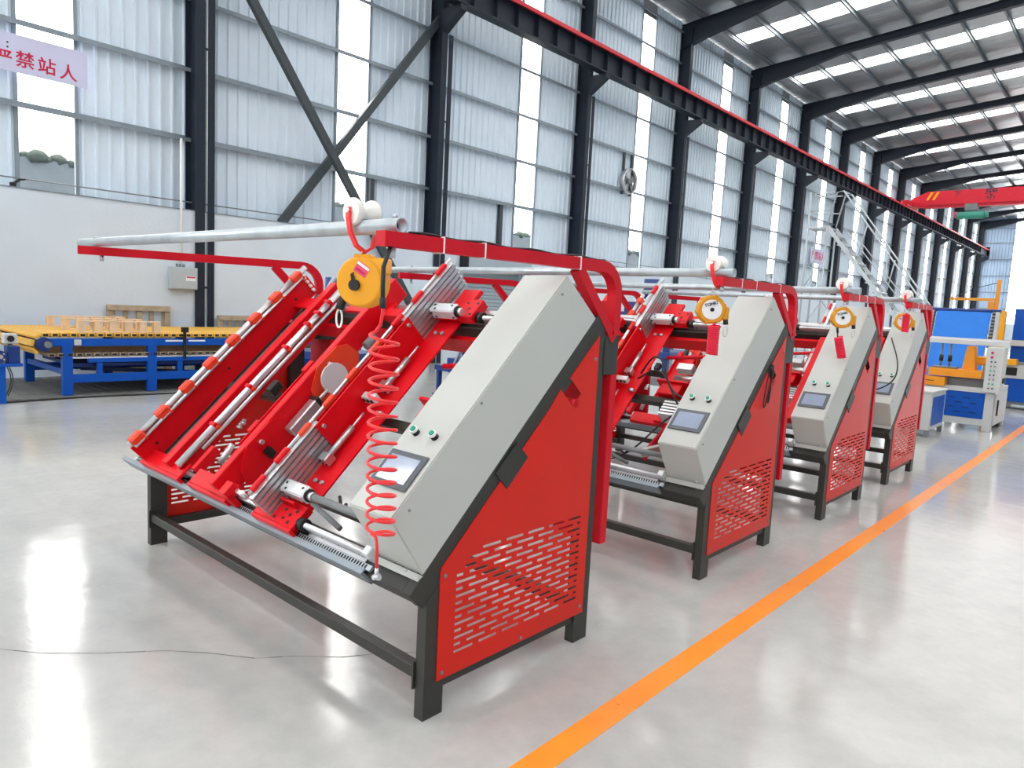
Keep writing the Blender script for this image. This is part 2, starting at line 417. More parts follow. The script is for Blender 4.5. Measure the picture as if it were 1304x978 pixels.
for x in (-6.2, 0, 6.2, 11):
    MB().box(x-.12, x+.12, YB-.4, YB-.05, 0, ztop(x)).build('gable_post', 'column', wb)
wf = MB().box(XL, XR, YF-.25, YF, 0, 3.085).build('wall_front', 'plaster'); tag(wf, kind='structure')
prev = XL
for x in (-9, -3, 3, 9, 14):
    MB().box(prev, x-.45, YF-.02, YF, 3.085, 13.6).build('wall_sheet', 'sheet', wf)
    MB().box(x-.45, x+.45, YF-.012, YF-.006, 3.085, 13.6).build('clear_strip', 'pane', wf); prev = x+.45
MB().box(prev, XR, YF-.02, YF, 3.085, 13.6).build('wall_sheet', 'sheet', wf)
# outside boundary wall seen through the strips
ow = MB().box(-20.6, -20.3, -25, 110, -.1, 4.75).build('boundary_wall', 'outwall'); tag(ow, 'grey boundary wall outside seen through the clear strips', 'wall', kind='structure')
mb = MB(); rnd = random.Random(3)
for k in range(330):
    y = -20+.3*k+rnd.uniform(-.1, .1); r = rnd.uniform(.12, .3)
    mb.lathe((-20.45+rnd.uniform(-.12, .12), y, 4.75), (rnd.uniform(-.3, .3), rnd.uniform(-.3, .3), 1), [(-.1, r*.7), (.05, r), (r*.6, r*.7), (r*.9, .02)], 7)
hb = mb.build('boundary_creeper', 'bush', ow); hb['kind'] = 'stuff'

# ---- crossed wind braces in the second bay
br = MB().cyl((0, 0, 0), (0, 1, 0), .01).build('tmp', 'brace'); bpy.data.objects.remove(br)
for k, (a, c) in enumerate([((-11.68, 4.85, 7.91), (-11.68, 10.35, .45)), ((-12.04, 6.3, 3.06), (-12.04, 10.9, 9.0))]):
    o = MB().sweep([a, c], .1, square=(.12, .17, (1, 0, 0))).build('wind_brace', 'brace'); tag(o, ['grey diagonal brace falling to the right across the sheet wall', 'grey diagonal brace rising to the right across the sheet wall'][k], 'brace', kind='structure')

# ---- crane runway beam with red rail
rb = MB().box(-11.27, -11.25, YF+.3, 82.0, 8.67, 9.27).build('crane_runway', 'column'); tag(rb, kind='structure')
MB().box(-11.42, -11.1, YF+.3, 82.0, 9.25, 9.28).box(-11.4, -11.12, YF+.3, 82.0, 8.63, 8.67).build('flange', 'column', rb)
MB().box(-11.31, -11.21, YF+.3, 82.0, 9.28, 9.34).build('rail', 'dkgrey', rb)
MB().box(-11.1, -11.05, YF+.3, 82.0, 9.22, 9.32).build('conductor_bar', 'rail_red', rb)
st0 = MB().box(-.13, -.01, -.006, .006, 8.67, 9.25).build('stiffener', 'column', rb, loc=(-11.12, COLS[3]+.75, 0))
for k in range(1, 92): share(st0, rb, loc=(-11.12, COLS[3]+.75+.8*k, 0))
MB().box(-11.5, -11.05, 82.0, 82.12, 8.6, 9.6).build('end_stop', 'column', rb)
rb2 = MB().box(15.3, 15.55, YF+.3, 82.0, 8.63, 9.34).build('crane_runway', 'column'); tag(rb2, kind='structure')

# ---- overhead crane
cr_ = empty('overhead_crane', (-11.26, 52.0, 9.34))
tag(cr_, 'red overhead travelling crane spanning the hall on its rails', 'crane')
MB().prism([(.1, .1), (1.1, -.05), (26.8, -.05), (26.8, 1.0), (1.1, 1.0), (.1, .55)], -.25, .25, 'y').build('bridge_girder', 'crane', cr_)
MB().box(1.1, 26.7, -.32, .32, .12, .17).build('girder_flange', 'crane', cr_)
MB().box(-.2, .2, -1.3, 1.3, .05, .4, .03).build('end_truck', 'crane', cr_)
for dy in (-1.0, 1.0): MB().cyl((-.06, dy, .12), (.06, dy, .12), .12, 16).build('wheel', 'dkgrey', cr_)
for k in range(2): MB().prism([(1.0+.35*k, .45), (1.15+.35*k, .45), (1.4+.35*k, .95), (1.25+.35*k, .95)], -.256, -.25, 'y').build('hazard_stripe', 'reel', cr_)
mt = Matrix.Translation((4.6, -.253, .62)) @ Matrix.Rotation(PI/2, 4, 'X')
text_mesh('girder_lettering', '器', .75, 'ink', cr_, mt)
mt = Matrix.Translation((2.75, -.253, .75)) @ Matrix.Rotation(PI/2, 4, 'X')
text_mesh('girder_lettering', '下', .45, 'ink', cr_, mt)
h = empty('hoist', (3.6, 0, -.35)); h.parent = cr_
MB().cyl((-.75, -.1, -.25), (.75, -.1, -.25), .24, 16).cyl((.75, -.1, -.25), (.95, -.1, -.25), .17, 16).build('hoist_drum', 'crane_green', h)
MB().box(-.35, .35, -.3, .3, .05, .5, .02).build('hoist_trolley', 'dkgrey', h)
MB().cyl((-.9, -.1, -.2), (-.75, -.1, -.2), .2, 12).build('hoist_motor', 'pink', h)

# ---- banner on the wall
bn = empty('safety_banner', (-12.12, 2.67, 5.18)); tag(bn, 'lilac banner with crimson Chinese characters on the sheet wall', 'banner')
MB().box(-.004, .004, -2.6, 0, -.29, .3).build('cloth', 'banner', bn)
RX = Matrix(((0, 0, 1, 0), (1, 0, 0, 0), (0, 1, 0, 0), (0, 0, 0, 1)))
for ch, y, z in (('人', -.29, -.115), ('站', -.60, -.10), ('禁', -.905, -.085), ('严', -1.205, -.115)):
    text_mesh('banner_character', ch, .27, 'crimson', bn, Matrix.Translation((.005, y, z)) @ RX)
text_mesh('banner_character', ':', .2, 'ink', bn, Matrix.Translation((.005, -1.14, .125)) @ RX)
# small sign by the stairs
sg = empty('wall_sign', (-12.1, 38.2, 5.02)); tag(sg, 'small pale sign with red characters behind the mobile stairs', 'sign')
MB().box(-.01, .01, -1.1, 1.1, -.4, .4).build('board', 'banner', sg)
text_mesh('sign_lettering', '严禁站人', .48, 'crimson', sg, Matrix.Translation((.012, 0, 0)) @ RX)

# ---- wall fan
fn = empty('wall_fan', (-12.1, 19.4, 6.0)); tag(fn, 'steel exhaust fan hung in a ring frame on the sheet wall', 'fan')
MB().pipe((-.08, 0, 0), (.1, 0, 0), .43, .41, 24).build('fan_ring', 'steel', fn)
for k in range(5):
    a = 2*PI*k/5+.3
    mb = MB()
    u = Vector((0, math.cos(a), math.sin(a))); w = Vector((0, -math.sin(a), math.cos(a)))
    p = [u*.07-w*.04, u*.07+w*.04, u*.39+w*.17, u*.39-w*.06]
    q = [v + Vector((.035 if i in (0, 3) else -.035, 0, 0)) for i, v in enumerate(p)]
    mb.quad(*q); mb.build('fan_blade', 'steel' if k % 2 else 'dkgrey', fn)
MB().cyl((-.06, 0, 0), (.08, 0, 0), .09, 14).build('fan_hub', 'dkgrey', fn)
for s in (-.24, .24): MB().box(-.12, -.05, s-.04, s+.04, -.45, 1.0).build('fan_post', 'brace', fn)

# ================================================================== RED NAILING MACHINES
AS = math.radians(44.3); CA, SA = math.cos(AS), math.sin(AS)
def SL(x, s, n): return (x, s*CA - n*SA, s*SA + n*CA)          # along-slope, off-slope to upright coordinates
mach = empty('pallet_nailing_machine')
def sb(name, mat, x0, x1, s0, s1, n0, n1, parent=None, bev=0.):
    return MB(SL).box(x0, x1, s0, s1, n0, n1, bev).build(name, mat, parent or mach)
# frame ------------------------------------------------------------
legf = MB().prism([(0, 0), (.1, 0), (.1, .572), (0, .475)], -.05, 0).build('leg', 'dark', mach)
share(legf, mach, loc=(-2.565, 0, 0))
legb = MB().prism([(.945, 0), (1.05, 0), (1.05, 1.499), (.945, 1.397)], -.05, 0).build('leg', 'dark', mach)
share(legb, mach, loc=(-2.565, 0, 0))
tb = sb('sloped_side_tube', 'dark', -.05, 0, .305, 1.82, .338, .436, bev=.004)
share(tb, mach, loc=(-2.565, 0, 0))
fs = MB().box(-2.565, -.05, .0, .05, .15, .2, .004).build('front_stretcher', 'dark', mach)
MB().box(-.058, -.05, -.012, .062, .115, .225).build('bracket', 'dark', fs)
MB().box(-2.565, -2.557, -.012, .062, .115, .225).build('bracket', 'dark', fs)
MB().box(-2.565, -.05, .97, 1.02, .15, .2, .004).build('back_stretcher', 'dark', mach)
ss = MB().box(-.05, -.01, .1, .94, .1, .15, .003).build('side_stretcher', 'dark', mach)
share(ss, mach, loc=(-2.565, 0, 0))
sb('front_crossbeam', 'dark', -2.615, -.05, .308, .41, .345, .43, bev=.004)
sb('rear_crossbeam', 'dark', -2.56, -.05, 1.66, 1.76, .345, .43, bev=.004)
sb('mid_crossbeam', 'dark', -2.56, -.05, 1.0, 1.05, .34, .39, bev=.003)
# front edge rail with rack
er = MB(SL).box(-2.735, -.27, .296, .308, .385, .452).box(-2.735, -.27, .296, .322, .448, .456).build('edge_rail', 'girt', mach)
MB(SL).box(-2.72, -.27, .296, .3, .375, .39).build('rail_lip', 'dark', er)
MB(SL).box(-2.62, -.25, .322, .345, .434, .446).build('rack_bed', 'galv', mach)
mb = MB(SL); k = 0
while -2.58+.0175*k < -.27:
    x = -2.58+.0175*k; mb.box(x, x+.009, .325, .342, .446, .4475); k += 1
rk = mb.build('rack_teeth', 'black', mach); rk['kind'] = 'stuff'
for (s, x1) in ((.376, -.285), (1.70, -.06)):
    sf = MB(SL).cyl((-2.55, s, .47), (x1, s, .47), .0135, 14).build('guide_shaft', 'steel', mach)
    MB(SL).box(-2.55, x1, s-.012, s+.012, .43, .462).build('shaft_support', 'alu', sf)
    for xx in (-.36, -.5, -.62): MB(SL).cyl((xx, s-.012, .445), (xx, s-.0135, .445), .006, 8).build('screw', 'black', sf)
sb('aluminium_rail', 'alu', -.71, -.3, .347, .362, .43, .447)
sb('shaft_end_block', 'alu_white', -.295, -.255, .36, .4, .43, .5, bev=.004)
sb('aluminium_rail', 'alu', -2.5, -.06, 1.735, 1.765, .43, .462)
# side panels with slotted vents -----------------------------------
def side_panel():
    T = .0035; mb = MB()
    Y0, Y1, Z0, Z1 = .06, 1.003, .142, .59
    def left(z): return Y0 if z <= Z1 else Y0 + (z-Z1)*1.0602
    def band(z0, z1, ya=None, yb=None):
        a0 = left(z0) if ya is None else ya; a1 = left(z1) if ya is None else ya
        mb.prism([(a0, z0), (Y1 if yb is None else yb, z0), (Y1 if yb is None else yb, z1), (a1, z1)], 0, T)
    rows = 15; zz = .226; prev = Z0
    for r in range(rows):
        z0 = zz + .0283*r; z1 = z0+.0118
        band(prev, z0)
        st = .146 + (.0 if r % 2 == 0 else -.07); cur = None; lo = .146 if z1 < .56 else max(.146, left(z1)+.13)
        while st < .94:
            a, c = max(st, lo), min(st+.108, .942)
            if c-a > .022:
                if cur is None:
                    mb.prism([(left(z0), z0), (a, z0), (a, z1), (left(z1), z1)], 0, T)
                else: band(z0, z1, cur, a)
                cur = c
            st += .14
        band(z0, z1, cur, Y1)
        prev = z1
    # solid upper part with the notch cut out
    zt = 1.478
    band(prev, 1.16)
    yl = lambda z: left(z)
    mb.prism([(yl(1.16), 1.16), (.824, 1.16), (.733, 1.241)], 0, T)
    mb.prism([(.824, 1.16), (Y1, 1.16), (Y1, 1.29), (.884, 1.215)], 0, T)
    mb.prism([(.884, 1.215), (Y1, 1.29), (Y1, zt), (.797, 1.289)], 0, T)
    return mb
pn = side_panel().build('side_panel', 'redpanel', mach, loc=(0.0005, 0, 0))
mbt = MB()
for (y, z) in ((.085, .17), (.55, .16), (.975, .18), (.085, .56), (.975, 1.37)):
    MB().cyl((.003, y, z), (.008, y, z), .008, 8).build('bolt', 'dkgrey', pn)
share(pn, mach, loc=(-2.62, 0, 0))
MB().prism([(.455, 1.035), (.53, .966), (.408, .848), (.335, .925)], .004, .009).build('mount_plate', 'dark', mach)
MB().cyl((-.06, .85, 1.17), (.004, .85, 1.17), .02, 10).build('roller_pin', 'red', mach)
for (x0, x1) in ((-.3, -.0), (-2.6, -2.35)):
    MB().box(x0, x1, 1.12, 1.172, .45, 1.29, .004).build('back_cover', 'redlight', mach)
    MB().box(max(x0, -2.6), x1, 1.04, 1.168, 1.29, 1.48, .004).build('post_bracket', 'dark', mach)
sb('rear_plate', 'red', -2.5, -.1, 1.60, 1.625, .30, .40)
# control cabinet ---------------------------------------------------
cab = MB().prism([(-.185, .831), (.741, 1.737), (.971, 1.555), (-.024, .585)], -.252, 0.0005)
bmesh.ops.bevel(cab.bm, geom=cab.bm.edges[:], offset=.005, segments=2, affect='EDGES')
cab = cab.build('control_cabinet', 'grey', mach)
sf = sb('screen_bezel', 'screen_frame', -.235, -.022, .558, .718, .724, .733, cab, .003)
sb('display', 'screen', -.212, -.046, .582, .694, .733, .7345, cab)
for x in (-.179, -.071):
    b1 = MB(SL).cyl((x, .809, .722), (x, .809, .742), .0155, 16).build('button_collar', 'black', cab)
    MB(SL).cyl((x, .809, .742), (x, .809, .752), .0165, 16).build('button_ring', 'white', cab)
    MB(SL).cyl((x, .809, .75), (x, .809, .756), .0118, 16).build('push_button', 'green', cab)
for (s, n) in ((.52, .68), (1.02, .70), (1.66, .69)):
    MB(SL).cyl((0, s, n), (.004, s, n), .0055, 8).build('rivet', 'dkgrey', cab)
MB().prism([(-.024, .585), (-.05, .57), (-.05, .6)], -.25, -.0).build('cabinet_lip', 'grey', cab)
MB(SL).cyl((-.03, .372, .5), (-.03, .366, .5), .009, 10).build('rivet', 'steel', cab)
# ---- station A: tall plate with a clamped steel tube ---------------
A = sb('fence_plate', 'red', -2.385, -2.365, .335, 1.87, .445, .605, bev=.003)
MB(SL).cyl((-2.372, .345, .626), (-2.372, 1.9, .626), .019, 14).build('steel_tube', 'steel', mach)
MB(SL).cyl((-2.345, .355, .604), (-2.345, 1.86, .604), .011, 10).build('steel_tube', 'steel', mach)
ac = MB(SL).box(-2.402, -2.335, -.045, .045, .592, .652, .012).build('tube_clamp', 'orange_clamp', mach, loc=SL(0, .40, 0))
for k in range(1, 8): share(ac, mach, loc=SL(0, .40+.2*k, 0))
sc0 = MB(SL).cyl((-2.334, 0, .6), (-2.328, 0, .6), .008, 8).build('clamp_screw', 'orange_clamp', mach, loc=SL(0, .43, 0))
for k in range(1, 8): share(sc0, mach, loc=SL(0, .43+.2*k, 0))
for s in (.45, 1.06, 1.7): MB(SL).cyl((-2.366, s, .52), (-2.363, s, .52), .009, 10).build('bolt_hole', 'black', mach)
for k in range(4): MB(SL).box(-2.37, -2.345, 1.832, 1.85, .47+.035*k, .492+.035*k, .003).build('stop_block', 'nylon', mach)
sb('guide_strip', 'dark', -2.34, -2.12, .36, 1.84, .438, .446)
sb('guide_rod', 'alu', -2.30, -2.285, .38, 1.82, .446, .458)
# ---- station B: box beam ------------------------------------------
sb('box_beam', 'red', -2.11, -2.045, .36, 1.86, .458, .538, bev=.004)
# carriage feet on the front rail
def carriage(x0, x1, nm='carriage_foot'):
    o = MB(SL).box(x0, x1, .33, .42, .478, .498, .003).box(x0, x1, .312, .33, .452, .498, .003).build(nm, 'red', mach)
    for x in (x0+.04, x1-.04):
        MB(SL).box(x-.03, x+.03, .352, .402, .45, .478, .004).build('slide_bearing', 'alu', o)
    sbm = MB(SL).box(x0, x1, 1.655, 1.745, .478, .498, .003).build('carriage_plate', 'red', mach)
    return o
carriage(-2.41, -1.9); carriage(-1.78, -1.36); carriage(-1.1, -.77)
# ---- station C: clamped tube --------------------------------------
MB(SL).cyl((-1.930, .375, .532), (-1.930, 1.86, .532), .021, 14).build('steel_tube', 'steel', mach)
MB(SL).cyl((-1.900, .52, .505), (-1.900, 1.7, .505), .011, 10).build('steel_tube', 'steel', mach)
sb('tube_support', 'red', -1.955, -1.940, .37, 1.84, .445, .515)
cc = MB(SL).box(-1.957, -1.900, -.012, .012, .5, .558, .004).build('tube_clamp', 'red', mach, loc=SL(0, .66, 0))
for s in (.95, 1.27, 1.47, 1.57, 1.67): share(cc, mach, loc=SL(0, s, 0))
for s in (.66, .95, 1.27, 1.47): MB(SL).cyl((-1.900, s, .53), (-1.885, s, .53), .011, 8).build('clamp_screw', 'orange_clamp', mach)
sb('clevis_bracket', 'red', -1.865, -1.825, .4, .56, .445, .5, bev=.003)
for k in range(4):
    MB(SL).cyl((-1.825, .72+.015*k, .48), (-1.785, .72+.015*k, .48+.01*(k % 2)), .008, 8).build('air_fitting', 'alu', mach)
sb('valve_block', 'black', -1.845, -1.795, .98, 1.06, .445, .5, bev=.004)
MB(SL).cyl((-1.765, .5, .44), (-1.765, .62, .46), .018, 10).build('pneumatic_cylinder', 'alu', mach)
# ---- tray plate between C and D -----------------------------------
tr = sb('tray_plate', 'red', -1.68, -1.5, .62, 1.22, .445, .455)
sb('tray_lip', 'red', -1.68, -1.672, .62, 1.22, .455, .482, tr)
for s in (.7, 1.15): MB(SL).box(-1.66, -1.62, s, s+.08, .47, .51, .003).build('tray_block', 'red', tr)
# ---- station D: centre beam ---------------------------------------
D = sb('centre_beam', 'red', -1.455, -1.405, .345, 1.86, .452, .585, bev=.004)
def bracket_plate(s0, mat, nm):
    p = [(s0, .44), (s0+.05, .40), (s0+.33, .40), (s0+.38, .45), (s0+.36, .54), (s0+.30, .58), (s0+.14, .585), (s0+.03, .52)]
    o = MB(lambda x, y, z: SL(x, y, z)).prism(p, -1.405, -1.396).build(nm, mat, mach)
    MB(SL).cyl((-1.396, s0+.2, .545), (-1.375, s0+.2, .545), .013, 10).build('bracket_bolt', 'steel', o)
    return o
bracket_plate(.45, 'red', 'bracket_plate'); bracket_plate(1.0, 'orange_clamp', 'bracket_plate')
cy = sb('pneumatic_cylinder', 'alu', -1.39, -1.33, .78, .99, .44, .5, bev=.006)
sb('end_cap', 'black', -1.393, -1.327, .985, 1.01, .437, .503, cy, .003)
MB(SL).cyl((-1.36, 1.0, .47), (-1.36, 1.09, .47), .009, 10).build('piston_rod', 'steel', cy)
MB(SL).lathe(SL(-1.37, 1.16, .48), (1, 0, 0), [(0, .085), (.012, .085)], 20).build('clamp_disc', 'alu_white', mach)
sb('sensor', 'black', -1.395, -1.36, .62, .66, .45, .5)
for (s, n) in ((1.66, .5), (1.7, .47), (1.62, .47)): MB(SL).cyl((-1.404, s, n), (-1.4, s, n), .012, 10).build('bolt_hole', 'black', mach)
sb('rear_clevis', 'red', -1.36, -1.22, 1.62, 1.68, .46, .52, bev=.004)
MB(SL).cyl((-1.36, 1.42, .46), (-1.36, 1.5, .46), .03, 12).build('air_motor', 'dkgrey', mach)
sb('foot_block', 'red', -1.52, -1.3, .325, .355, .445, .53, bev=.003)
sb('foot_fork', 'red', -1.36, -1.30, .33, .40, .50, .56, bev=.003)
for x in (-1.28, -1.24): MB(SL).cyl((x, .38, .46), (x, .38, .53), .012, 8).build('foot_bolt', 'steel', mach)
# ---- station E/F: angle with aluminium profiles --------------------
sb('angle_web', 'red', -1.005, -.99, .345, 1.9, .445, .618)
MB(SL).cyl((-.998, .36, .632), (-.998, 1.97, .632), .0085, 10).build('steel_tube', 'steel', mach)
MB(SL).cyl((-1.02, .36, .615), (-1.02, 1.95, .615), .0085, 10).build('steel_tube', 'steel', mach)
ec = MB(SL).box(-1.012, -.984, -.045, .045, .612, .645, .006).build('tube_clamp', 'red', mach, loc=SL(0, .42, 0))
ec2 = MB(SL).box(-1.012, -.984, -.04, .04, .614, .643, .006).build('tube_clamp', 'orange_clamp', mach, loc=SL(0, .74, 0))
for s, w in ((.58, ec), (.92, ec2), (1.1, ec2), (1.3, ec2), (1.48, ec), (1.66, ec), (1.88, ec)): share(w, mach, loc=SL(0, s, 0))
def profile(s0, s1):
    pr = []; n0, n1 = .458, .626; k = 6; st = (n1-n0)/k
    for i in range(k):
        a = n0+st*i; pr += [(-.955, a), (-.955, a+st*.62), (-.968, a+st*.66), (-.968, a+st*.96)]
    pr = [(-.99, n0)] + pr + [(-.955, n1), (-.99, n1)]
    mb = MB(lambda x, y, z: SL(x, y, z))
    a = [mb.bm.verts.new((x, s0, n)) for x, n in pr]; b_ = [mb.bm.verts.new((x, s1, n)) for x, n in pr]
    mb.bm.faces.new(a); mb.bm.faces.new(b_[::-1])
    for i in range(len(pr)): mb.bm.faces.new((a[i], b_[i], b_[(i+1) % len(pr)], a[(i+1) % len(pr)]))
    mb._fin(a+b_); return mb.build('aluminium_profile', 'alu', mach)
profile(.345, .80); profile(1.49, 1.95)
rp = sb('cover_plate', 'red', -.955, -.946, .77, 1.515, .462, .628)
for s in (.80, 1.485): MB(SL).cyl((-.946, s, .6), (-.93, s, .6), .01, 10).build('cover_bolt', 'steel', rp)
F = sb('base_plate', 'red', -.955, -.79, .43, 1.69, .452, .462)
for s in (.585, 1.57):
    for x in (-.9, -.85): MB(SL).cyl((x, s, .462), (x, s, .474), .011, 10).build('plate_bolt', 'steel', F)
    MB(SL).box(-.905, -.845, s-.004, s+.004, .462, .4635).build('plate_slot', 'black', F)
for s0 in (.72, 1.18):
    c1 = MB(SL).cyl((-.905, s0, .495), (-.905, s0+.17, .495), .016, 12).build('pneumatic_cylinder', 'alu', mach)
    MB(SL).cyl((-.905, s0+.17, .495), (-.905, s0+.26, .495), .007, 8).build('piston_rod', 'steel', c1)
    MB(SL).box(-.935, -.875, s0-.05, s0, .468, .52, .005).build('clevis', 'alu', c1)
    for (dx, dn) in ((-.015, .012), (.015, .012), (-.015, -.012), (.015, -.012)):
        MB(SL).cyl((-.905+dx, s0-.05, .495+dn), (-.905+dx, s0-.053, .495+dn), .006, 8).build('cap_screw', 'black', c1)
vb = sb('valve_block', 'alu_white', -.945, -.85, 1.035, 1.075, .5, .545, bev=.004)
for x in (-.93, -.9, -.87): MB(SL).cyl((x, 1.03, .525), (x, 1.036, .525), .01, 8).build('port', 'black', vb)
MB(SL).cyl((-.83, 1.0, .485), (-.79, 1.0, .485), .014, 10).build('air_fitting', 'alu', mach)
# pneumatic cylinders across, lower and upper
for (s, xe) in ((.487, -.26), (1.675, -.66)):
    cb = sb('cross_cylinder', 'alu_white', -.955, -.775, s-.032, s+.032, .497, .561, bev=.008)
    for (x, ds, dn) in ((-.94, -.033, .54), (-.92, -.033, .515), (-.79, -.033, .515), (-.8, .01, .562), (-.93, .01, .562), (-.91, -.018, .562)):
        if dn > .56: MB(SL).cyl((x, s+ds, .56), (x, s+ds, .563), .007, 8).build('port', 'black', cb)
        else: MB(SL).cyl((x, s-.032, dn), (x, s-.034, dn), .007, 8).build('port', 'black', cb)
    MB(SL).cyl((-.776, s, .529), (-.766, s, .529), .029, 14).build('seal_ring', 'black', cb)
    MB(SL).cyl((-.766, s, .529), (-.735, s, .529), .021, 14).build('piston_nose', 'steel', cb)
    if xe > -.5: MB(SL).cyl((-.735, s, .529), (xe, s, .529), .017, 12).build('piston_rod', 'dkgrey', cb)
MB(SL).cyl((-.76, .47, .50), (-.56, .43, .445), .012, 12).build('lever_rod', 'dkgrey', mach)
lb = sb('carriage_block', 'red', -.955, -.78, .33, .45, .45, .49, bev=.003)
sb('stop_plate', 'red', -.94, -.83, .425, .435, .478, .53, lb)
for (x, s) in ((-.93, .35), (-.87, .36), (-.82, .35), (-.81, .41), (-.89, .40), (-.84, .385)): MB(SL).cyl((x, s, .499), (x, s, .5005), .009, 8).build('bolt_hole', 'black', lb)
MB(SL).cyl((-.775, .376, .47), (-.735, .376, .47), .03, 14).build('shaft_seal', 'black', mach)
ub = sb('rear_block', 'red', -.79, -.68, 1.66, 1.79, .46, .512, bev=.003)
for (x, s) in ((-.77, 1.68), (-.7, 1.68), (-.77, 1.76), (-.7, 1.76), (-.735, 1.72)): MB(SL).cyl((x, s, .512), (x, s, .5135), .009, 8).build('bolt_hole', 'black', ub)
sb('rear_guard', 'red', -.93, -.8, 1.72, 1.9, .452, .48, bev=.003)
MB(SL).cyl((-.68, 1.70, .47), (-.64, 1.70, .47), .028, 14).build('shaft_seal', 'black', mach)
# under-structure seen between the beams
sb('inner_rail', 'red', -.42, -.36, .62, 1.6, .40, .47, bev=.004)
sb('edge_profile', 'alu', -.29, -.262, .55, 1.7, .43, .47, bev=.003)
MB().box(-.62, -.58, .25, .9, .62, .68, .004).build('inner_strut', 'alu', mach)
MB().prism([(.45, .55), (.8, .75), (.8, .82), (.45, .62)], -.72, -.7).build('inner_gusset', 'red', mach)
dr = sb('drive_carriage', 'red', -.66, -.5, 1.06, 1.16, .30, .42, bev=.004)
sb('carriage_flange', 'red', -.70, -.46, 1.16, 1.175, .28, .44, dr)
for k in range(5): sb('motor_fin', 'alu', -.58, -.44, .90+.026*k, .916+.026*k, .30, .40, dr)
MB(SL).cyl((-.45, 1.2, .40), (-.45, 1.5, .40), .022, 12).build('pneumatic_cylinder', 'alu_white', mach)
MB(SL).cyl((-.62, 1.25, .38), (-.34, 1.25, .38), .02, 12).build('drive_shaft', 'steel', mach)
sb('valve_island', 'alu', -.62, -.5, 1.3, 1.36, .36, .42, bev=.004)
MB(SL).cyl((-.74, 1.4, .41), (-.36, 1.46, .41), .014, 10).build('red_pipe', 'redlight', mach)
q = [Vector(SL(-.70, .56, .45)).lerp(Vector(SL(-.56, .52, .5)), t/6) + Vector((0, 0, -.05*math.sin(t/6*PI))) for t in range(7)]
MB().sweep(q, .008, 6).build('air_line', 'black', mach)

# ---- hanging rail: two booms and a pipe -----------------------------
def boom(yend):
    """boom in its own frame: post at the origin, reaching towards -y"""
    L = -yend
    path = [(0, L, 1.795)]
    R = .13
    for k in range(7):
        t = PI/2*k/6
        path.append((0, -R+R*math.sin(t), 1.795-R+R*math.cos(t)))
    path.append((0, 0, 1.482))
    return MB().sweep(path, .02, square=(.05, .05, (1, 0, 0)))
def hang_rail(root, y_end, shift):
    d = y_end-1.135
    b1 = boom(-d).build('boom', 'redlight', root, loc=(-.02, 1.135, 0))
    b2 = boom(-d/math.cos(.325)).build('boom', 'redlight', root, loc=(-2.53, 1.135, 0), rot=(0, 0, -.325))
    for b_ in (b1, b2):
        MB().sweep([(0, -.31, 1.775), (0, -.01, 1.46)], .02, square=(.046, .05, (1, 0, 0))).build('boom_strut', 'redlight', b_)
        MB().prism([(.025, 1.45), (.09, 1.48), (.07, 1.56), (.025, 1.64)], -.15, -.03).build('post_gusset', 'redlight', b_)
        MB().cyl((0, d+.05, 1.77), (0, d+.05, 1.735), .012, 8).build('stud', 'galv', b_)
        MB().box(-.03, .03, -.03, .03, 1.482, 1.5).build('post_socket', 'redlight', b_)
    for k, yy in enumerate((y_end+.26, y_end+.47, .82)):
        MB().box(-.027, .027, yy-1.135-.003, yy-1.135+.003, 1.766, 1.825).build('cable_tie', 'white', b1)
    q = [(.0+.006*math.sin(t*9), d+.12+(-.1-d-.12)*t, 1.825+.004*math.sin(t*25)) for t in [i/20 for i in range(21)]]
    MB().sweep(q, .005, 6).build('boom_cable', 'black', b1)
    yp = y_end+.1
    p = MB().pipe((-3.26+shift, yp, 1.8475), (-.035+shift, yp, 1.8475), .0265, .022, 18).build('hanging_pipe', 'galv', root)
    for x in (-3.0 if shift < .01 else -2.9, -.07): MB().cyl((x+shift*.5, yp, 1.87), (x+shift*.5, yp, 1.888), .011, 6).build('pipe_bolt', 'galv', p)
    MB().cyl((-.09+shift, yp, 1.8475), (-.08+shift, yp, 1.8475), .022, 14).build('bore_shade_disc', 'black', p)  # added black disc inside the open pipe, stands in for the shade in its bore
    return yp

machs = []
spots = [(0, 0), (.03, 2.17), (.08, 4.13), (.08, 5.99)]
labels = ['nearest red nailing machine, a long spiral hose hanging before its control cabinet',
          'second red nailing machine from the camera, black wire loops on its side panel',
          'third red nailing machine from the camera, its red hose bundle hanging crooked',
          'farthest of the four red nailing machines, a black cable drooping over its cabinet']
RAILY = []
for i, (x, y) in enumerate(spots):
    r = mach if i == 0 else copy_tree(mach, skip=())
    machs.append(r); r.location = (x, y, 0)
    tag(r, labels[i], 'machine', 'red nailing machines in a row')
for i, r in enumerate(machs):
    RAILY.append(hang_rail(r, (-.25, -.03, .12, .22)[i], (0, .06, .09, .1)[i]))

# ---- cables specific to single machines
def cable(root, pts, r=.006, n=6, nm='cable'):
    q = []
    P = [Vector(p) for p in pts]
    for i in range(len(P)-1):
        for j in range(n): q.append(P[i].lerp(P[i+1], j/n))
    q.append(P[-1])
    for _ in range(n*2): q = [q[0]] + [(q[k-1]+q[k]*2+q[k+1])/4 for k in range(1, len(q)-1)] + [q[-1]]
    return MB().sweep(q, r, 6).build(nm, 'black', root)
cable(machs[1], [(.006, .78, 1.28), (.012, .72, 1.2), (.02, .66, 1.02), (.012, .72, .98), (.012, .8, 1.22)], .004, nm='wire_loop')
cable(machs[1], [(.006, .78, 1.28), (.012, .8, 1.12), (.02, .74, 1.0), (.012, .76, 1.1), (.012, .82, 1.24)], .004, nm='wire_loop')
MB().cyl((.008, .79, 1.22), (.008, .8, 1.29), .011, 8).build('wire_plug', 'black', machs[1])
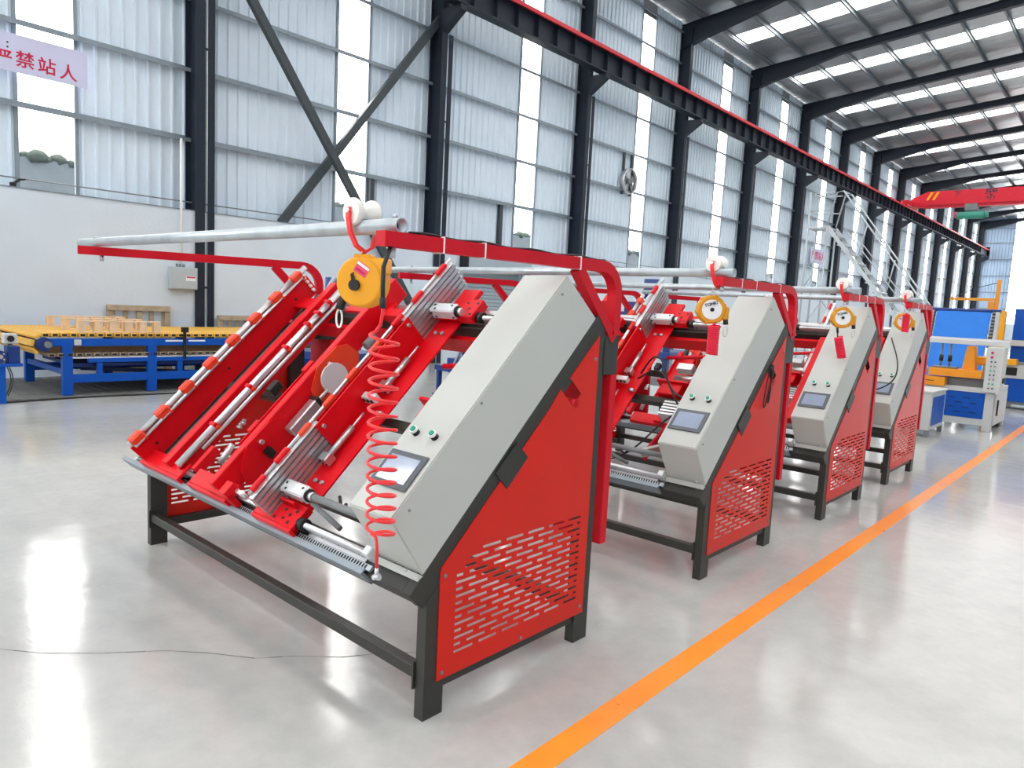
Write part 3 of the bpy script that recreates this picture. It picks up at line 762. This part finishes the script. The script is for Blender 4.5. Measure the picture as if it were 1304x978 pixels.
cable(machs[1], [SL(-.8, 1.15, .5), SL(-.7, 1.25, .62), SL(-.55, 1.15, .66), SL(-.5, .98, .52), SL(-.26, .95, .5)], .007)
cable(machs[1], [SL(-.8, 1.1, .5), SL(-.66, 1.18, .56), SL(-.5, 1.05, .58), SL(-.42, .9, .45), SL(-.27, .98, .5)], .006)
cable(machs[1], [SL(-.27, .98, .5), SL(-.5, .85, .42), SL(-.62, .6, .36), SL(-.7, .45, .42), SL(-.72, .42, .46)], .006)
cable(machs[2], [SL(-.3, 1.5, .46), SL(-.36, 1.3, .4), SL(-.3, 1.1, .3), SL(-.5, .95, .25), SL(-.9, .95, .3)], .012)
cable(machs[2], [SL(-.9, 1.55, .4), SL(-.8, 1.35, .3), SL(-.72, 1.4, .3), SL(-.66, 1.55, .4)], .006)
cable(machs[3], [SL(-.25, 1.5, .6), SL(-.2, 1.3, .78), SL(-.03, .95, .80), SL(.0, .7, .78), SL(-.12, .52, .82), SL(-.3, .6, .7), SL(-.4, .8, .5)], .007)

# ================================================================== TROLLEYS, REELS AND HOSES ON THE PIPES
ZP = 1.8475
def trolley(x, y, lab, wheel_r=.05):
    t = empty('pipe_trolley', (x, y, ZP)); tag(t, lab, 'trolley', 'pulley trolleys on the hanging pipes')
    MB().lathe((0, -.05, .052), (0, 1, 0), [(0, wheel_r*.96), (.012, wheel_r), (.025, wheel_r*.9), (.04, wheel_r*.56), (.06, wheel_r*.56), (.075, wheel_r*.9), (.088, wheel_r), (.1, wheel_r*.96)], 22).build('pulley_wheel', 'nylon', t)
    MB().cyl((0, -.068, .055), (0, .068, .055), .009, 10).build('axle', 'steel', t)
    pts = [(0, -.058, .066), (0, -.06, .03), (.008, -.055, -.02), (.018, -.035, -.068), (.022, 0, -.088), (.018, .035, -.068), (.008, .055, -.02), (0, .06, .03), (0, .058, .066)]
    MB().sweep(pts, .01, square=(.02, .009, (1, 0, 0))).build('strap', 'hose', t)
    return t
def chain(parent, z0, z1, nm='hook_link'):
    n = 2; L = (z0-z1)/n
    for k in range(n):
        c = z0-L*(k+.5); pts = []
        for i in range(12):
            a = 2*PI*i/12; u, w = .011*math.cos(a), L*.62*math.sin(a)
            pts.append((u, 0, c+w) if k % 2 else (0, u, c+w))
        MB().sweep(pts, .0035, 6, closed=True).build(nm, 'steel', parent)
yp = [machs[i].location.y + RAILY[i] for i in range(4)]
TX = [-.262, -.06, .005, .005]
tl = ['white pulley trolley on the nearest pipe, above the yellow reel', 'white pulley trolley above the amber reel of the second machine',
      'white pulley trolley above the amber reel of the third machine', 'white pulley trolley on the farthest pipe end']
for i in range(4): trolley(TX[i], yp[i], tl[i])
# nearest reel: yellow round hose reel
rr = empty('hose_reel', (-.248, yp[0]-.0, 1.652)); rr.rotation_euler = (0, 0, math.radians(28))
tag(rr, 'bright yellow round hose reel hanging over the nearest machine', 'reel')
# local -y faces the viewer
MB().lathe((0, -.034, 0), (0, 1, 0), [(0, .082), (.008, .0905), (.014, .0915), (.05, .0915), (.056, .094), (.066, .094), (.07, .088)], 32).build('reel_housing', 'reel', rr)
MB().box(-.03, .035, -.02, .03, .08, .1, .004).build('reel_mount', 'reel', rr)
MB().box(.03, .1, -.025, .032, .03, .088, .006).build('hose_guide', 'reel', rr)
MB().cyl((-.012, -.036, -.012), (-.012, -.05, -.012), .02, 16).build('hub', 'black', rr)
MB().prism([(-.025, .0), (-.012, .004), (-.02, .034), (-.03, .026)], -.04, -.034, 'y').build('hub_pawl', 'black', rr)
lo = MB().box(-.026, .026, -.0365, -.034, -.02, .02).build('sticker', 'pink', rr, loc=(.012, 0, .045), rot=(0, math.radians(32), 0))
MB().box(-.026, .026, -.0372, -.0366, .008, .018).build('sticker_band', 'white', lo)
MB().box(-.02, .02, -.0372, -.0366, -.012, -.004).build('sticker_band', 'crimson', lo)
MB().cyl((-.07, -.01, -.062), (-.085, -.01, -.1), .016, 10).build('cable_gland', 'black', rr)
pts = []
for i in range(14):
    a = 2*PI*i/14; pts.append((-.085+.0115*math.cos(a), -.01, -.135+.034*math.sin(a)))
MB().sweep(pts, .0038, 6, closed=True).build('carabiner', 'nylon', rr)
chain(rr, .115, .088)
# spiral hose of the nearest machine
hs = empty('spiral_air_hose', (.04, -.262, 1.0)); tag(hs, 'long red spiral air hose hanging before the nearest control cabinet', 'hose')
P = [Vector((-.055, .05, .77)), Vector((-.04, .03, .745)), Vector((-.03, .005, .70)), Vector((-.024, 0, .64)), Vector((-.021, 0, .58))]
MB().sweep(P, .0075, 8).build('black_hose', 'black', hs)
MB().cyl((-.0215, 0, .60), (-.021, 0, .565), .011, 10).build('hose_ferrule', 'black', hs)
pts = [Vector((-.021, 0, .575)), Vector((-.02, 0, .55)), Vector((-.03, 0, .51))]
turns = 15.0; z0, z1 = .485, -.205
for i in range(int(turns*16)+1):
    t = i/(turns*16); a = 2*PI*turns*t + PI
    z = z0+(z1-z0)*(t**.94)
    pts.append(Vector((-.008+.012*t+.05*math.cos(a), .05*math.sin(a)*.9, z)))
pts += [Vector((-.02, 0, -.21)), Vector((-.012, 0, -.24)), Vector((-.01, 0, -.33))]
MB().sweep(pts, .0055, 8).build('coil', 'hose', hs)
MB().cyl((-.01, 0, -.315), (-.01, 0, -.355), .007, 10).cyl((-.024, 0, -.352), (.006, 0, -.345), .01, 10).cyl((-.01, -.014, -.346), (-.01, .014, -.346), .008, 10).build('hose_coupling', 'steel', hs)
# three amber balancers
def balancer(x, y, z, rz, lab):
    t = empty('spring_balancer', (x, y, z), rz); tag(t, lab, 'balancer', 'amber spring balancers')
    MB().lathe((0, -.03, 0), (0, 1, 0), [(0, .074), (.01, .085), (.06, .085), (.07, .07)], 26).build('housing', 'reel2', t)
    MB().lathe((0, -.034, 0), (0, 1, 0), [(0, .058), (.006, .06)], 26).build('face_label', 'white', t)
    text_mesh('face_print', 'TOHKI', .026, 'ink', t, Matrix.Translation((-.008, -.036, .032)) @ Matrix.Rotation(-.28, 4, 'Y') @ Matrix.Rotation(PI/2, 4, 'X'))
    MB().cyl((0, -.04, 0), (0, -.03, 0), .012, 12).build('hub', 'black', t)
    for k in range(6):
        a = 2*PI*k/6+.2
        MB().box(-.011, .011, -.026, .026, -.006, .006, .003).build('rim_lug', 'reel2', t, loc=(.084*math.cos(a), 0, .084*math.sin(a)), rot=(0, -a+PI/2, 0))
    MB().box(.055, .105, -.02, .02, -.055, .02, .006).build('side_arm', 'reel2', t)
    MB().cyl((.092, 0, -.055), (.095, 0, -.085), .015, 10).build('grip', 'black', t)
    pts = []
    for i in range(14):
        a = 2*PI*i/14; pts.append((.095+.012*math.cos(a), 0, -.125+.032*math.sin(a)))
    MB().sweep(pts, .003, 6, closed=True).build('carabiner', 'steel', t)
    chain(t, .125, .085)
    return t
bl = ['amber balancer with white round face hanging at the second machine', 'amber balancer with white round face hanging at the third machine', 'amber balancer half hidden by a red hose bundle at the farthest machine']
BX = [-.075, .015, 0.0]
for i in range(3): balancer(BX[i], yp[i+1], 1.63, math.radians((40, 30, 22)[i]), bl[i])
def coil_bundle(x, y, z, tilt, lab, lead):
    t = empty('hose_bundle', (x, y, z)); t.rotation_euler = (0, tilt, math.radians(30)); tag(t, lab, 'hose', 'bundled red hoses')
    pts = []
    T_ = 15
    for i in range(T_*12+1):
        a = 2*PI*i/12; pts.append((.029*math.cos(a), .029*math.sin(a), .085-.17*i/(T_*12)))
    MB().sweep(pts, .0065, 6).build('coil', 'redlabel', t)
    MB().cyl((0, 0, -.084), (0, 0, .084), .0265, 14).build('coil_core', 'redlabel', t)
    if lead: MB().cyl((-.005, 0, .085), (.0, 0, .13), .005, 8).cyl((0, 0, .12), (.004, 0, .165), .009, 8).build('hose_lead', 'black', t)
    else: MB().cyl((0, 0, .084), (0, 0, .1), .01, 8).build('hose_lead', 'redlabel', t)
    return t
coil_bundle(-.035, yp[1]-.02, 1.452, 0, 'wound red hose bundle hanging straight below the second reel', False)
coil_bundle(.03, yp[2]-.02, 1.39, -math.radians(14), 'wound red hose bundle hanging tilted below the third reel', True)
coil_bundle(.05, yp[3]-.12, 1.615, 0, 'wound red hose bundle covering the face of the farthest reel', False)

# ================================================================== SLAT CONVEYOR AT THE LEFT
cv = empty('slat_conveyor', (-10.2, 3.6, 0)); tag(cv, 'long blue framed conveyor table with yellow slats by the white wall', 'conveyor')
def cb_(nm, mat, x0, x1, y0, y1, z0, z1, bev=.004, par=None):
    return MB().box(x0+10.2, x1+10.2, y0-3.6, y1-3.6, z0, z1, bev).build(nm, mat, par or cv)
CX0, CX1, CY0, CY1 = -11.2, -9.27, 1.08, 6.6
for x0 in (CX1-.1, CX0):
    cb_('side_rail', 'blue', x0, x0+.1, CY0+.1, CY1, .705, .81)
    cb_('lower_rail', 'blue', x0+.02, x0+.08, 1.54, CY1, .185, .305)
    cb_('shelf_rail', 'blue', x0+.01, x0+.09, 1.75, CY1, .468, .53)
    for y in (1.42, 2.55, 3.75, 5.0, 6.3): cb_('leg', 'blue', x0, x0+.1, y, y+.125, .013, .705)
    for y in (1.86, 3.0, 4.3): cb_('short_post', 'blue', x0+.02, x0+.08, y, y+.07, .305, .468)
cb_('cross_rail', 'blue', CX0+.1, CX1-.1, 1.44, 1.52, .3, .38); cb_('cross_rail', 'blue', CX0+.1, CX1-.1, 5.02, 5.1, .3, .38)
MB().sweep([(CX0+10.2+.1, 2.2-3.6, .2), (CX1+10.2-.1, 3.6-3.6, .25)], .03, square=(.06, .06, (0, 0, 1))).build('diagonal_rail', 'navy', cv)
cb_('shelf_plate', 'white', CX0+.1, CX1-.02, 1.55, 3.6, .53, .55, .002)
cb_('drive_tray', 'navy', CX0+.3, CX1-.12, 1.6, 5, .40, .45, .002)
sl = cb_('slat', 'yellow', CX0-.05, CX1+.0, 1.175, 1.265, .835, .89)
def hollow(par): return MB().box(CX1+10.2, CX1+10.2+.003, 1.19-3.6, 1.25-3.6, .845, .878).build('slat_mouth', 'black', par)
hollow(sl)
for k in range(1, 47):
    c = share(sl, cv, loc=(0, .1135*k, 0)); h2 = share(sl.children[0], c)
lw = cb_('return_slat', 'oldwood', CX0-.05, CX1+.0, 1.25, 1.33, .56, .605)
MB().box(CX1+10.2, CX1+10.2+.003, 1.26-3.6, 1.32-3.6, .568, .597).build('slat_mouth', 'black', lw)
for k in range(1, 45):
    c = share(lw, cv, loc=(0, .1135*k, 0)); share(lw.children[0], c)
for a in (60, 110, 160):
    an = math.radians(a+60)
    cb = MB().box(CX0-.05+10.2, CX1+10.2, -.045, .045, -.02, .02, .004).build('slat', 'yellow', cv, loc=(0, 1.2-3.6+.135*math.cos(an), .73+.135*math.sin(an)), rot=(an-PI/2, 0, 0))
for x in (CX1-.02, CX0-.02):
    MB().cyl((x+10.2, 1.2-3.6, .735), (x+10.2+.05, 1.2-3.6, .735), .095, 20).build('drive_sprocket', 'navy', cv)
    MB().cyl((x+10.2+.05, 1.23-3.6, .735), (x+10.2+.1, 1.23-3.6, .735), .045, 14).build('bearing', 'dkgrey', cv)
MB().cyl((CX0+10.2, 1.2-3.6, .735), (CX1+10.2, 1.2-3.6, .735), .04, 12).build('drive_shaft', 'dkgrey', cv)
cb_('switch_box', 'cabframe', CX1+.0, CX1+.05, 1.56, 1.64, .72, .80, .005)
for y in (2.8, 3.15): cb_('label_strip', 'white', CX1+.0, CX1+.004, y, y+.26, .765, .79, 0)
sn = cb_('sensor_post', 'black', CX1+.01, CX1+.04, 3.06, 3.1, .5, .96)
cb_('sensor_head', 'black', CX1+.0, CX1+.06, 3.03, 3.13, .91, .99, .004)
# dark grey ribbed sheet on the floor under the conveyor
mb = MB().box(-11.6, -9.17, .2, 6.8, 0.0, .008)
mt_ = mb.build('ribbed_floor_sheet', 'mat'); tag(mt_, 'dark grey ribbed sheet lying under the slat conveyor', 'mat')
mb = MB()
for k in range(44): mb.box(-11.6, -9.17, .22+.15*k, .29+.15*k, .008, .013)
o = mb.build('sheet_ribs', 'mat', mt_); o['kind'] = 'stuff'
q = [Vector((-9.0+.05*math.sin(t*.9), -.2+.35*t, .012)) for t in range(20)]
o = MB().sweep(q, .012, 6).build('floor_cable', 'black'); tag(o, 'black cable lying along the front edge of the dark floor sheet', 'cable')
# gear motor unit at the picture's left edge
gm = empty('gear_motor_stand', (-9.0, .7, 0)); tag(gm, 'blue gear motor on a blue post at the left picture edge', 'motor')
MB().box(-.08, .08, -.12, -.02, 0, .5, .004).build('post', 'blue', gm)
MB().box(-.12, .12, -.16, .16, .48, .52, .004).build('bracket', 'blue', gm)
MB().box(-.09, .09, -.0, .14, .52, .745, .01).build('gear_housing', 'navy', gm)
MB().cyl((-.09, -.08, .61), (.12, -.08, .61), .075, 18).build('motor_body', 'navy', gm)
MB().cyl((.12, -.08, .61), (.13, -.08, .61), .028, 12).build('motor_flange', 'steel', gm)
for k in range(4):
    MB().cyl((.12, -.08+.05*math.cos(k*PI/2+.8), .61+.05*math.sin(k*PI/2+.8)), (.13, -.08+.05*math.cos(k*PI/2+.8), .61+.05*math.sin(k*PI/2+.8)), .012, 8).build('flange_bolt', 'steel', gm)
MB().box(-.06, .06, -.03, .12, .77, .9, .008).build('encoder_box', 'cabframe', gm)
MB().cyl((.06, .045, .835), (.075, .045, .835), .04, 16).build('encoder_eye', 'black', gm)
MB().box(-.03, .03, .02, .07, .745, .77).build('encoder_neck', 'dkgrey', gm)
for k in range(2):
    q = [(.05+.01*k, -.02+.06*math.sin(t/8*PI)+.02*k, .52-.42*t/8) for t in range(9)]
    MB().sweep(q, .007, 6).build('motor_cable', 'black', gm)
# pallet frame on the conveyor
pf = empty('open_pallet', (-10.1, 2.2, .89)); tag(pf, 'pale new pallet frame of blocks and planks lying on yellow slats', 'pallet')
for x in (-.72, 0.0, .72):
    MB().box(x-.05, x+.05, -.56, .56, 0, .018, .002).build('plank', 'wood', pf)
    MB().box(x-.05, x+.05, -.56, .56, .155, .173, .002).build('plank', 'wood', pf)
    for k in range(6): MB().box(x-.045, x+.045, -.56+.204*k, -.46+.204*k, .018, .155, .002).build('block', 'wood', pf)
# pallets leaning on the wall
def wall_pallet(y0, y1, h, lab, nv):
    t = empty('leaning_pallet', (-12.12, (y0+y1)/2, 0)); t.rotation_euler = (0, math.radians(-4), 0)
    t.location.x = XP+.17
    tag(t, lab, 'pallet', 'old pallets leaning on the wall'); w = y1-y0
    for z in (.05, h/2, h-.05): MB().box(-.01, .012, -w/2, w/2, z-.05, z+.05, .003).build('cross_board', 'oldwood', t)
    for k in range(3):
        yy = -w/2+.05+(w-.1)*k/2
        MB().box(-.05, -.01, yy-.05, yy+.05, 0, h, .003).build('bearer', 'oldwood', t)
    for k in range(nv):
        yy = -w/2+.1+(w-.2)*k/(nv-1)
        MB().box(-.066, -.051, yy-.04, yy+.04, 0, h, .002).build('deck_board', 'oldwood', t)
    return t
wall_pallet(2.80, 3.88, 1.24, 'weathered wooden pallet leaning on white wall below the grey box', 5)
wall_pallet(4.78, 6.3, 1.1, 'weathered wooden pallet leaning on wall right of the column', 9)
# electric box with conduit
eb = empty('electric_box', (-11.795, 4.11, 1.565)); tag(eb, 'grey electrical box mounted on the white wall beside the column', 'box')
MB().box(0, .16, -.24, .24, 0, .41, .006).build('enclosure', 'box', eb)
MB().box(.16, .168, -.225, .235, .012, .398, .004).build('door', 'box', eb)
st = MB().box(.168, .17, .02, .2, .16, .25).build('warning_label', 'white', eb)
MB().box(.17, .171, .03, .19, .215, .242).build('label_band', 'crimson', eb)
for y in (-.1, -.04, .02): MB().cyl((.06, y, .41), (.06, y, .47), .022, 10).build('cable_gland', 'dkgrey', eb)
MB().cyl((.05, -.02, .46), (.05, -.02, 2.75), .022, 10).build('conduit', 'white', eb)
# small camera-like device on the wall top
dv = empty('wall_lamp', (-11.9, 1.52, 3.06)); tag(dv, 'small black lamp on a bracket on the white wall top', 'lamp')
MB().box(-.03, .05, -.06, .02, 0, .07, .008).build('lamp_body', 'black', dv)
MB().sweep([(0, 0, .06), (0, .08, .13), (0, .15, .14)], .02, 8).build('lamp_arm', 'black', dv)

# ================================================================== MOBILE STAIRS
ms = empty('mobile_stairs', (-5.0, 20.0, 0)); tag(ms, 'tall aluminium mobile stairs with a platform before the wall', 'stairs')
HP = 4.28
for y in (-.35, .35):
    MB().sweep([(-.4, y, HP), (3.0, y, .08)], .03, square=(.03, .1, (0, 1, 0))).build('stringer', 'stairs', ms)
    MB().sweep([(-.4, y, HP+.05), (-.22, y, HP+.95), (-.05, y, HP+.98), (3.1, y, 1.05), (3.1, y, .25)], .022, 8).build('handrail', 'stairs', ms)
    MB().sweep([(.1, y, HP-.1), (3.05, y, .6)], .016, 6).build('mid_rail', 'stairs', ms)
    for t in (.2, .45, .7): MB().cyl((-.4+3.4*t, y, HP-4.2*t), (-.2+3.3*t, y, HP+.9-4.0*t), .018, 8).build('rail_post', 'stairs', ms)
    MB().cyl((-.95, y, 0.1), (-.95, y, HP+1.0), .028, 8).build('platform_post', 'stairs', ms)
    MB().cyl((-.4, y, .1), (-.4, y, HP), .028, 8).build('platform_post', 'stairs', ms)
    MB().cyl((-.95, y, .2), (2.9, y, .2), .025, 8).build('base_rail', 'stairs', ms)
    MB().cyl((-.4, y, 2.2), (1.2, y, .25), .02, 8).build('diagonal_strut', 'stairs', ms)
    for x in (-.95, 2.8): MB().cyl((x, y-.03, .09), (x, y+.03, .09), .09, 14).build('castor', 'black', ms)
    for z in (.45, .95): MB().cyl((-.95, y, HP+z), (-.3, y, HP+z), .018, 8).build('platform_rail', 'stairs', ms)
MB().box(-.98, -.38, -.37, .37, HP-.05, HP, .004).build('platform', 'stairs', ms)
tr0 = MB().box(-.11, .11, -.35, .35, -.015, .015, .003).build('tread', 'stairs', ms, loc=(-.2, 0, HP-.26))
for k in range(1, 16): share(tr0, ms, loc=(-.2+.2125*k, 0, HP-.26-.2625*k))
for z in (.45, .95): MB().cyl((-.95, -.35, HP+z), (-.95, .35, HP+z), .018, 8).build('platform_rail', 'stairs', ms)
for z in (1.2, 2.5): MB().cyl((-.95, -.35, z), (-.4, -.35, z+.9), .016, 6).build('frame_brace', 'stairs', ms)

# ================================================================== BLUE AND ORANGE MACHINE BEYOND THE ROW
bm_ = empty('block_nailer', (-.3, 11.4, 0)); tag(bm_, 'blue and orange machine with pale frame and button panel beyond the red row', 'machine')
def bb(nm, mat, x0, x1, y0, y1, z0, z1, bev=.004, par=None):
    return MB().box(x0+.3, x1+.3, y0-11.4, y1-11.4, z0, z1, bev).build(nm, mat, par or bm_)
for (x, y) in ((.05, 11.42), (.05, 12.6), (-1.1, 11.42), (-1.1, 12.6)): bb('leg', 'cabframe', x, x+.12, y, y+.1, 0, .62)
bb('top_frame', 'cabframe', -1.1, .17, 11.4, 12.75, .6, .68)
bb('bottom_rail', 'cabframe', -1.0, .06, 11.43, 11.5, .08, .19)
fp = bb('front_panel', 'blue', -1.0, .05, 11.42, 11.45, .19, .6)
for r in range(4):
    for c in range(5):
        x = -.95+.2*c+(.1 if r % 2 else 0)
        if x+.1 < .04: bb('vent_slot', 'black', x, x+.1, 11.415, 11.42, .27+.075*r, .28+.075*r, 0, fp)
sp = bb('side_panel', 'cabframe', .17, .19, 11.5, 12.6, .1, .6)
bb('panel_handle', 'black', .19, .21, 11.62, 11.66, .25, .5, .003, sp)
for k in range(2): bb('castor', 'black', .05, .15, 12.35+.1*k, 12.42+.1*k, 0, .09)
cbx = bb('control_box', 'cabframe', .03, .25, 11.25, 11.62, .63, 1.33, .008)
for k in range(9):
    z = 1.24-.068*k
    for c in range(2 if k > 1 else 1):
        MB().cyl((.33+.07+.05*c, 11.25-11.4, z), (.33+.07+.05*c, 11.238-11.4, z), .019 if k < 2 else .012, 12).build('push_button', ('crimson' if k < 2 else ('dkgrey', 'green', 'ink')[k % 3]), cbx)
for k in range(2): bb('cable_outlet', 'black', .25, .27, 11.36+.12*k, 11.44+.12*k, .78, .86, .004, cbx)
bb('orange_table', 'amber', -.75, -.02, 11.35, 11.7, .82, .94)
bb('orange_drawer', 'amber', -1.05, -.5, 11.3, 11.6, .66, .8)
bb('drawer_slot', 'black', -.8, -.65, 11.295, 11.3, .73, .74, 0)
op = MB().prism([(.02, .94), (.2, .94), (.16, 1.32), (.06, 1.32)], 0, .25, 'y').build('orange_column', 'amber', bm_, loc=(-.04, .1, 0))
bb('roller_motor', 'cabframe', -.95, -.8, 11.4, 11.6, .82, .96, .03)
bb('machine_bed', 'dkgrey', -.55, .03, 11.5, 12.6, .68, .8)
gb = bb('guide_beam', 'cabframe', -.95, .28, 11.42, 11.56, 1.34, 1.41)
bb('guide_rail', 'steel', -.95, .28, 11.5, 11.52, 1.41, 1.44, 0, gb)
for x in (-.62, -.5):
    MB().cyl((x+.3, .1, .95), (x+.3, .1, 1.34), .016, 8).build('spindle', 'dkgrey', bm_)
    MB().cyl((x+.3, .1, 1.05), (x+.3, .1, 1.15), .03, 10).build('spindle_nut', 'black', bm_)
bb('chuck_plate', 'dkgrey', -.72, -.38, 11.42, 11.6, .945, .97)
for x in (-.08, .0): MB().cyl((x+.3, .5, .8), (x+.3, .5, 1.3), .02, 8).build('tie_rod', 'steel', bm_)
wn = bb('warning_block', 'reel', -.18, -.02, 11.7, 11.85, 1.02, 1.16, .02)
# incline feeder with a blue sheet
fd = empty('incline_feeder', (-.7, 12.9, 0)); tag(fd, 'inclined feeder with bright blue sheet between black chains', 'feeder')
def IN(x, s, n): 
    a = math.radians(72); return (x, s*math.cos(a)-n*math.sin(a), .6+s*math.sin(a)+n*math.cos(a))
MB(IN).box(-.42, .42, -.1, 1.36, 0, .02).build('blue_sheet', 'blue_bright', fd)
for x in (-.5, .44):
    MB(IN).box(x, x+.06, -.1, 1.4, -.04, .03, .004).build('chain_rail', 'black', fd)
    mb = MB(IN)
    for k in range(24): mb.box(x+.005, x+.055, -.08+.061*k, -.05+.061*k, .03, .05)
    o = mb.build('chain_links', 'dkgrey', fd); o['kind'] = 'stuff'
MB(IN).box(.5, .55, -.1, 1.42, -.06, .02, .004).build('side_frame', 'cabframe', fd)
MB(IN).box(-.55, -.5, -.1, 1.42, -.06, .02, .004).build('side_frame', 'cabframe', fd)
MB(IN).cyl((-.55, 1.38, 0), (.56, 1.38, 0), .035, 12).build('top_roller', 'navy', fd)
for x in (-.52, .5): MB().box(x, x+.06, .3, .36, 0, 1.9, .004).build('support_post', 'cabframe', fd)
MB().box(-.52, .56, .3, .36, .5, .56).build('cross_rail', 'cabframe', fd)
# orange mast behind it
om = empty('orange_gantry', (-.3, 13.9, 0)); tag(om, 'thin orange gantry mast with a side arm above the blue sheet', 'gantry')
MB().box(-.03, .03, -.03, .03, 0, 2.5, .004).build('mast', 'amber', om)
MB().box(-.75, -.03, -.03, .03, 2.11, 2.16, .004).build('arm', 'amber', om)
MB().sweep([(-.7, 0, 2.17), (-.3, 0, 2.36), (0, 0, 2.45)], .006, 6).build('stay_cable', 'black', om)
MB().box(-.13, -.03, -.05, .05, 1.95, 2.1, .006).build('hoist_block', 'amber', om)
# small grey and blue cabinet in front of it
sc_ = empty('side_cabinet', (-.62, 9.95, 0)); tag(sc_, 'low pale cabinet with a blue side panel behind the farthest red machine', 'cabinet')
for (x, y) in ((-.3, -.1), (.2, -.1), (-.3, .75), (.2, .75)): MB().box(x, x+.06, y, y+.06, 0, .1).build('foot', 'dkgrey', sc_)
MB().box(-.3, .26, -.1, .81, .1, .64, .006).build('body', 'cabframe', sc_)
MB().box(.26, .266, -.02, .73, .16, .58).build('side_panel', 'blue', sc_)
MB().box(-.32, .28, -.12, .83, .64, .67, .004).build('worktop', 'cabframe', sc_)
# second blue machine at the right picture edge
rm = empty('saw_station', (.0, 16.0, 0)); tag(rm, 'blue cabinet machine with yellow column at the right picture edge', 'machine')
MB().box(-.4, .6, 0, 1.0, .14, .62, .006).build('blue_cabinet', 'blue', rm)
MB().box(-.38, .58, .02, .98, .02, .14).build('plinth', 'dkgrey', rm)
MB().box(-.45, .65, -.05, 1.05, .62, .9, .006).build('table_body', 'cabframe', rm)
MB().box(-.35, -.1, -.06, -.05, .68, .84).build('opening', 'black', rm)
MB().box(-.6, .3, -.05, 1.0, .9, .96, .004).build('table_top', 'dkgrey', rm)
MB().box(-.55, -.38, -.3, -.1, .96, 1.98, .006).build('yellow_column', 'reel', rm)
MB().box(-.55, -.1, -.35, -.05, .9, 1.02, .004).build('yellow_base', 'reel', rm)
MB().box(-.85, -.5, -.3, -.1, 1.3, 1.45, .01).build('yellow_head', 'reel', rm)
MB().cyl((-.72, -.2, 1.5), (-.72, -.2, 1.62), .07, 14).build('knob', 'black', rm)
MB().box(-.3, .9, .3, .34, .96, 2.05, .004).build('blue_guard', 'blue', rm)
MB().box(-.45, .8, .2, .3, 1.28, 1.4, .004).build('guide_beam', 'cabframe', rm)
MB().cyl((-.1, -.3, .08), (.3, -.3, .08), .03, 10).build('foot_roller', 'galv', rm)
for k, (x, y) in enumerate(((-.48, -.25), (.5, .9), (-.4, .9))): MB().box(x, x+.08, y, y+.08, 0, .65).build('leg', 'cabframe', rm)
# blue presses standing between the row and the wall
def blue_press(x, y, rz, lab, sc=1.):
    t = empty('blue_press', (x, y, 0), rz); t.scale = (sc, sc, sc); tag(t, lab, 'machine', 'navy machines behind the row')
    for (a, b_) in ((-.5, -.4), (.42, -.4), (-.5, .4), (.42, .4)): MB().box(a, a+.08, b_, b_+.08, 0, 1.3, .004).build('leg', 'navy', t)
    MB().box(-.55, .55, -.45, .5, .7, .8, .005).build('bed', 'navy', t)
    MB().box(-.55, .55, -.42, -.34, 1.25, 1.35, .004).build('front_beam', 'navy', t)
    MB().box(-.3, .3, -.3, .35, 1.3, 1.5, .01).build('head', 'navy', t)
    MB().cyl((0, 0, 1.5), (0, 0, 1.85), .13, 16).build('motor', 'navy', t)
    MB().box(.02, .2, -.06, .06, 1.6, 1.78, .01).build('terminal_box', 'navy', t)
    MB().sweep([(-.45, -.3, .8), (.3, -.3, 1.85)], .03, square=(.05, .05, (0, 1, 0))).build('inclined_bar', 'galv', t)
    MB().box(-.5, .5, -.4, .45, .3, .35).build('lower_shelf', 'dkgrey', t)
    return t
blue_press(-6.9, 4.2, .2, 'navy press standing behind the left beam of the nearest machine')
blue_press(-4.75, 9.3, .1, 'navy press seen behind the boom post of the nearest machine', 1.17)
blue_press(-4.1, 4.2, -.2, 'low navy press seen under the nearest machine beside its cabinet', .62)
bpy.context.view_layer.update()
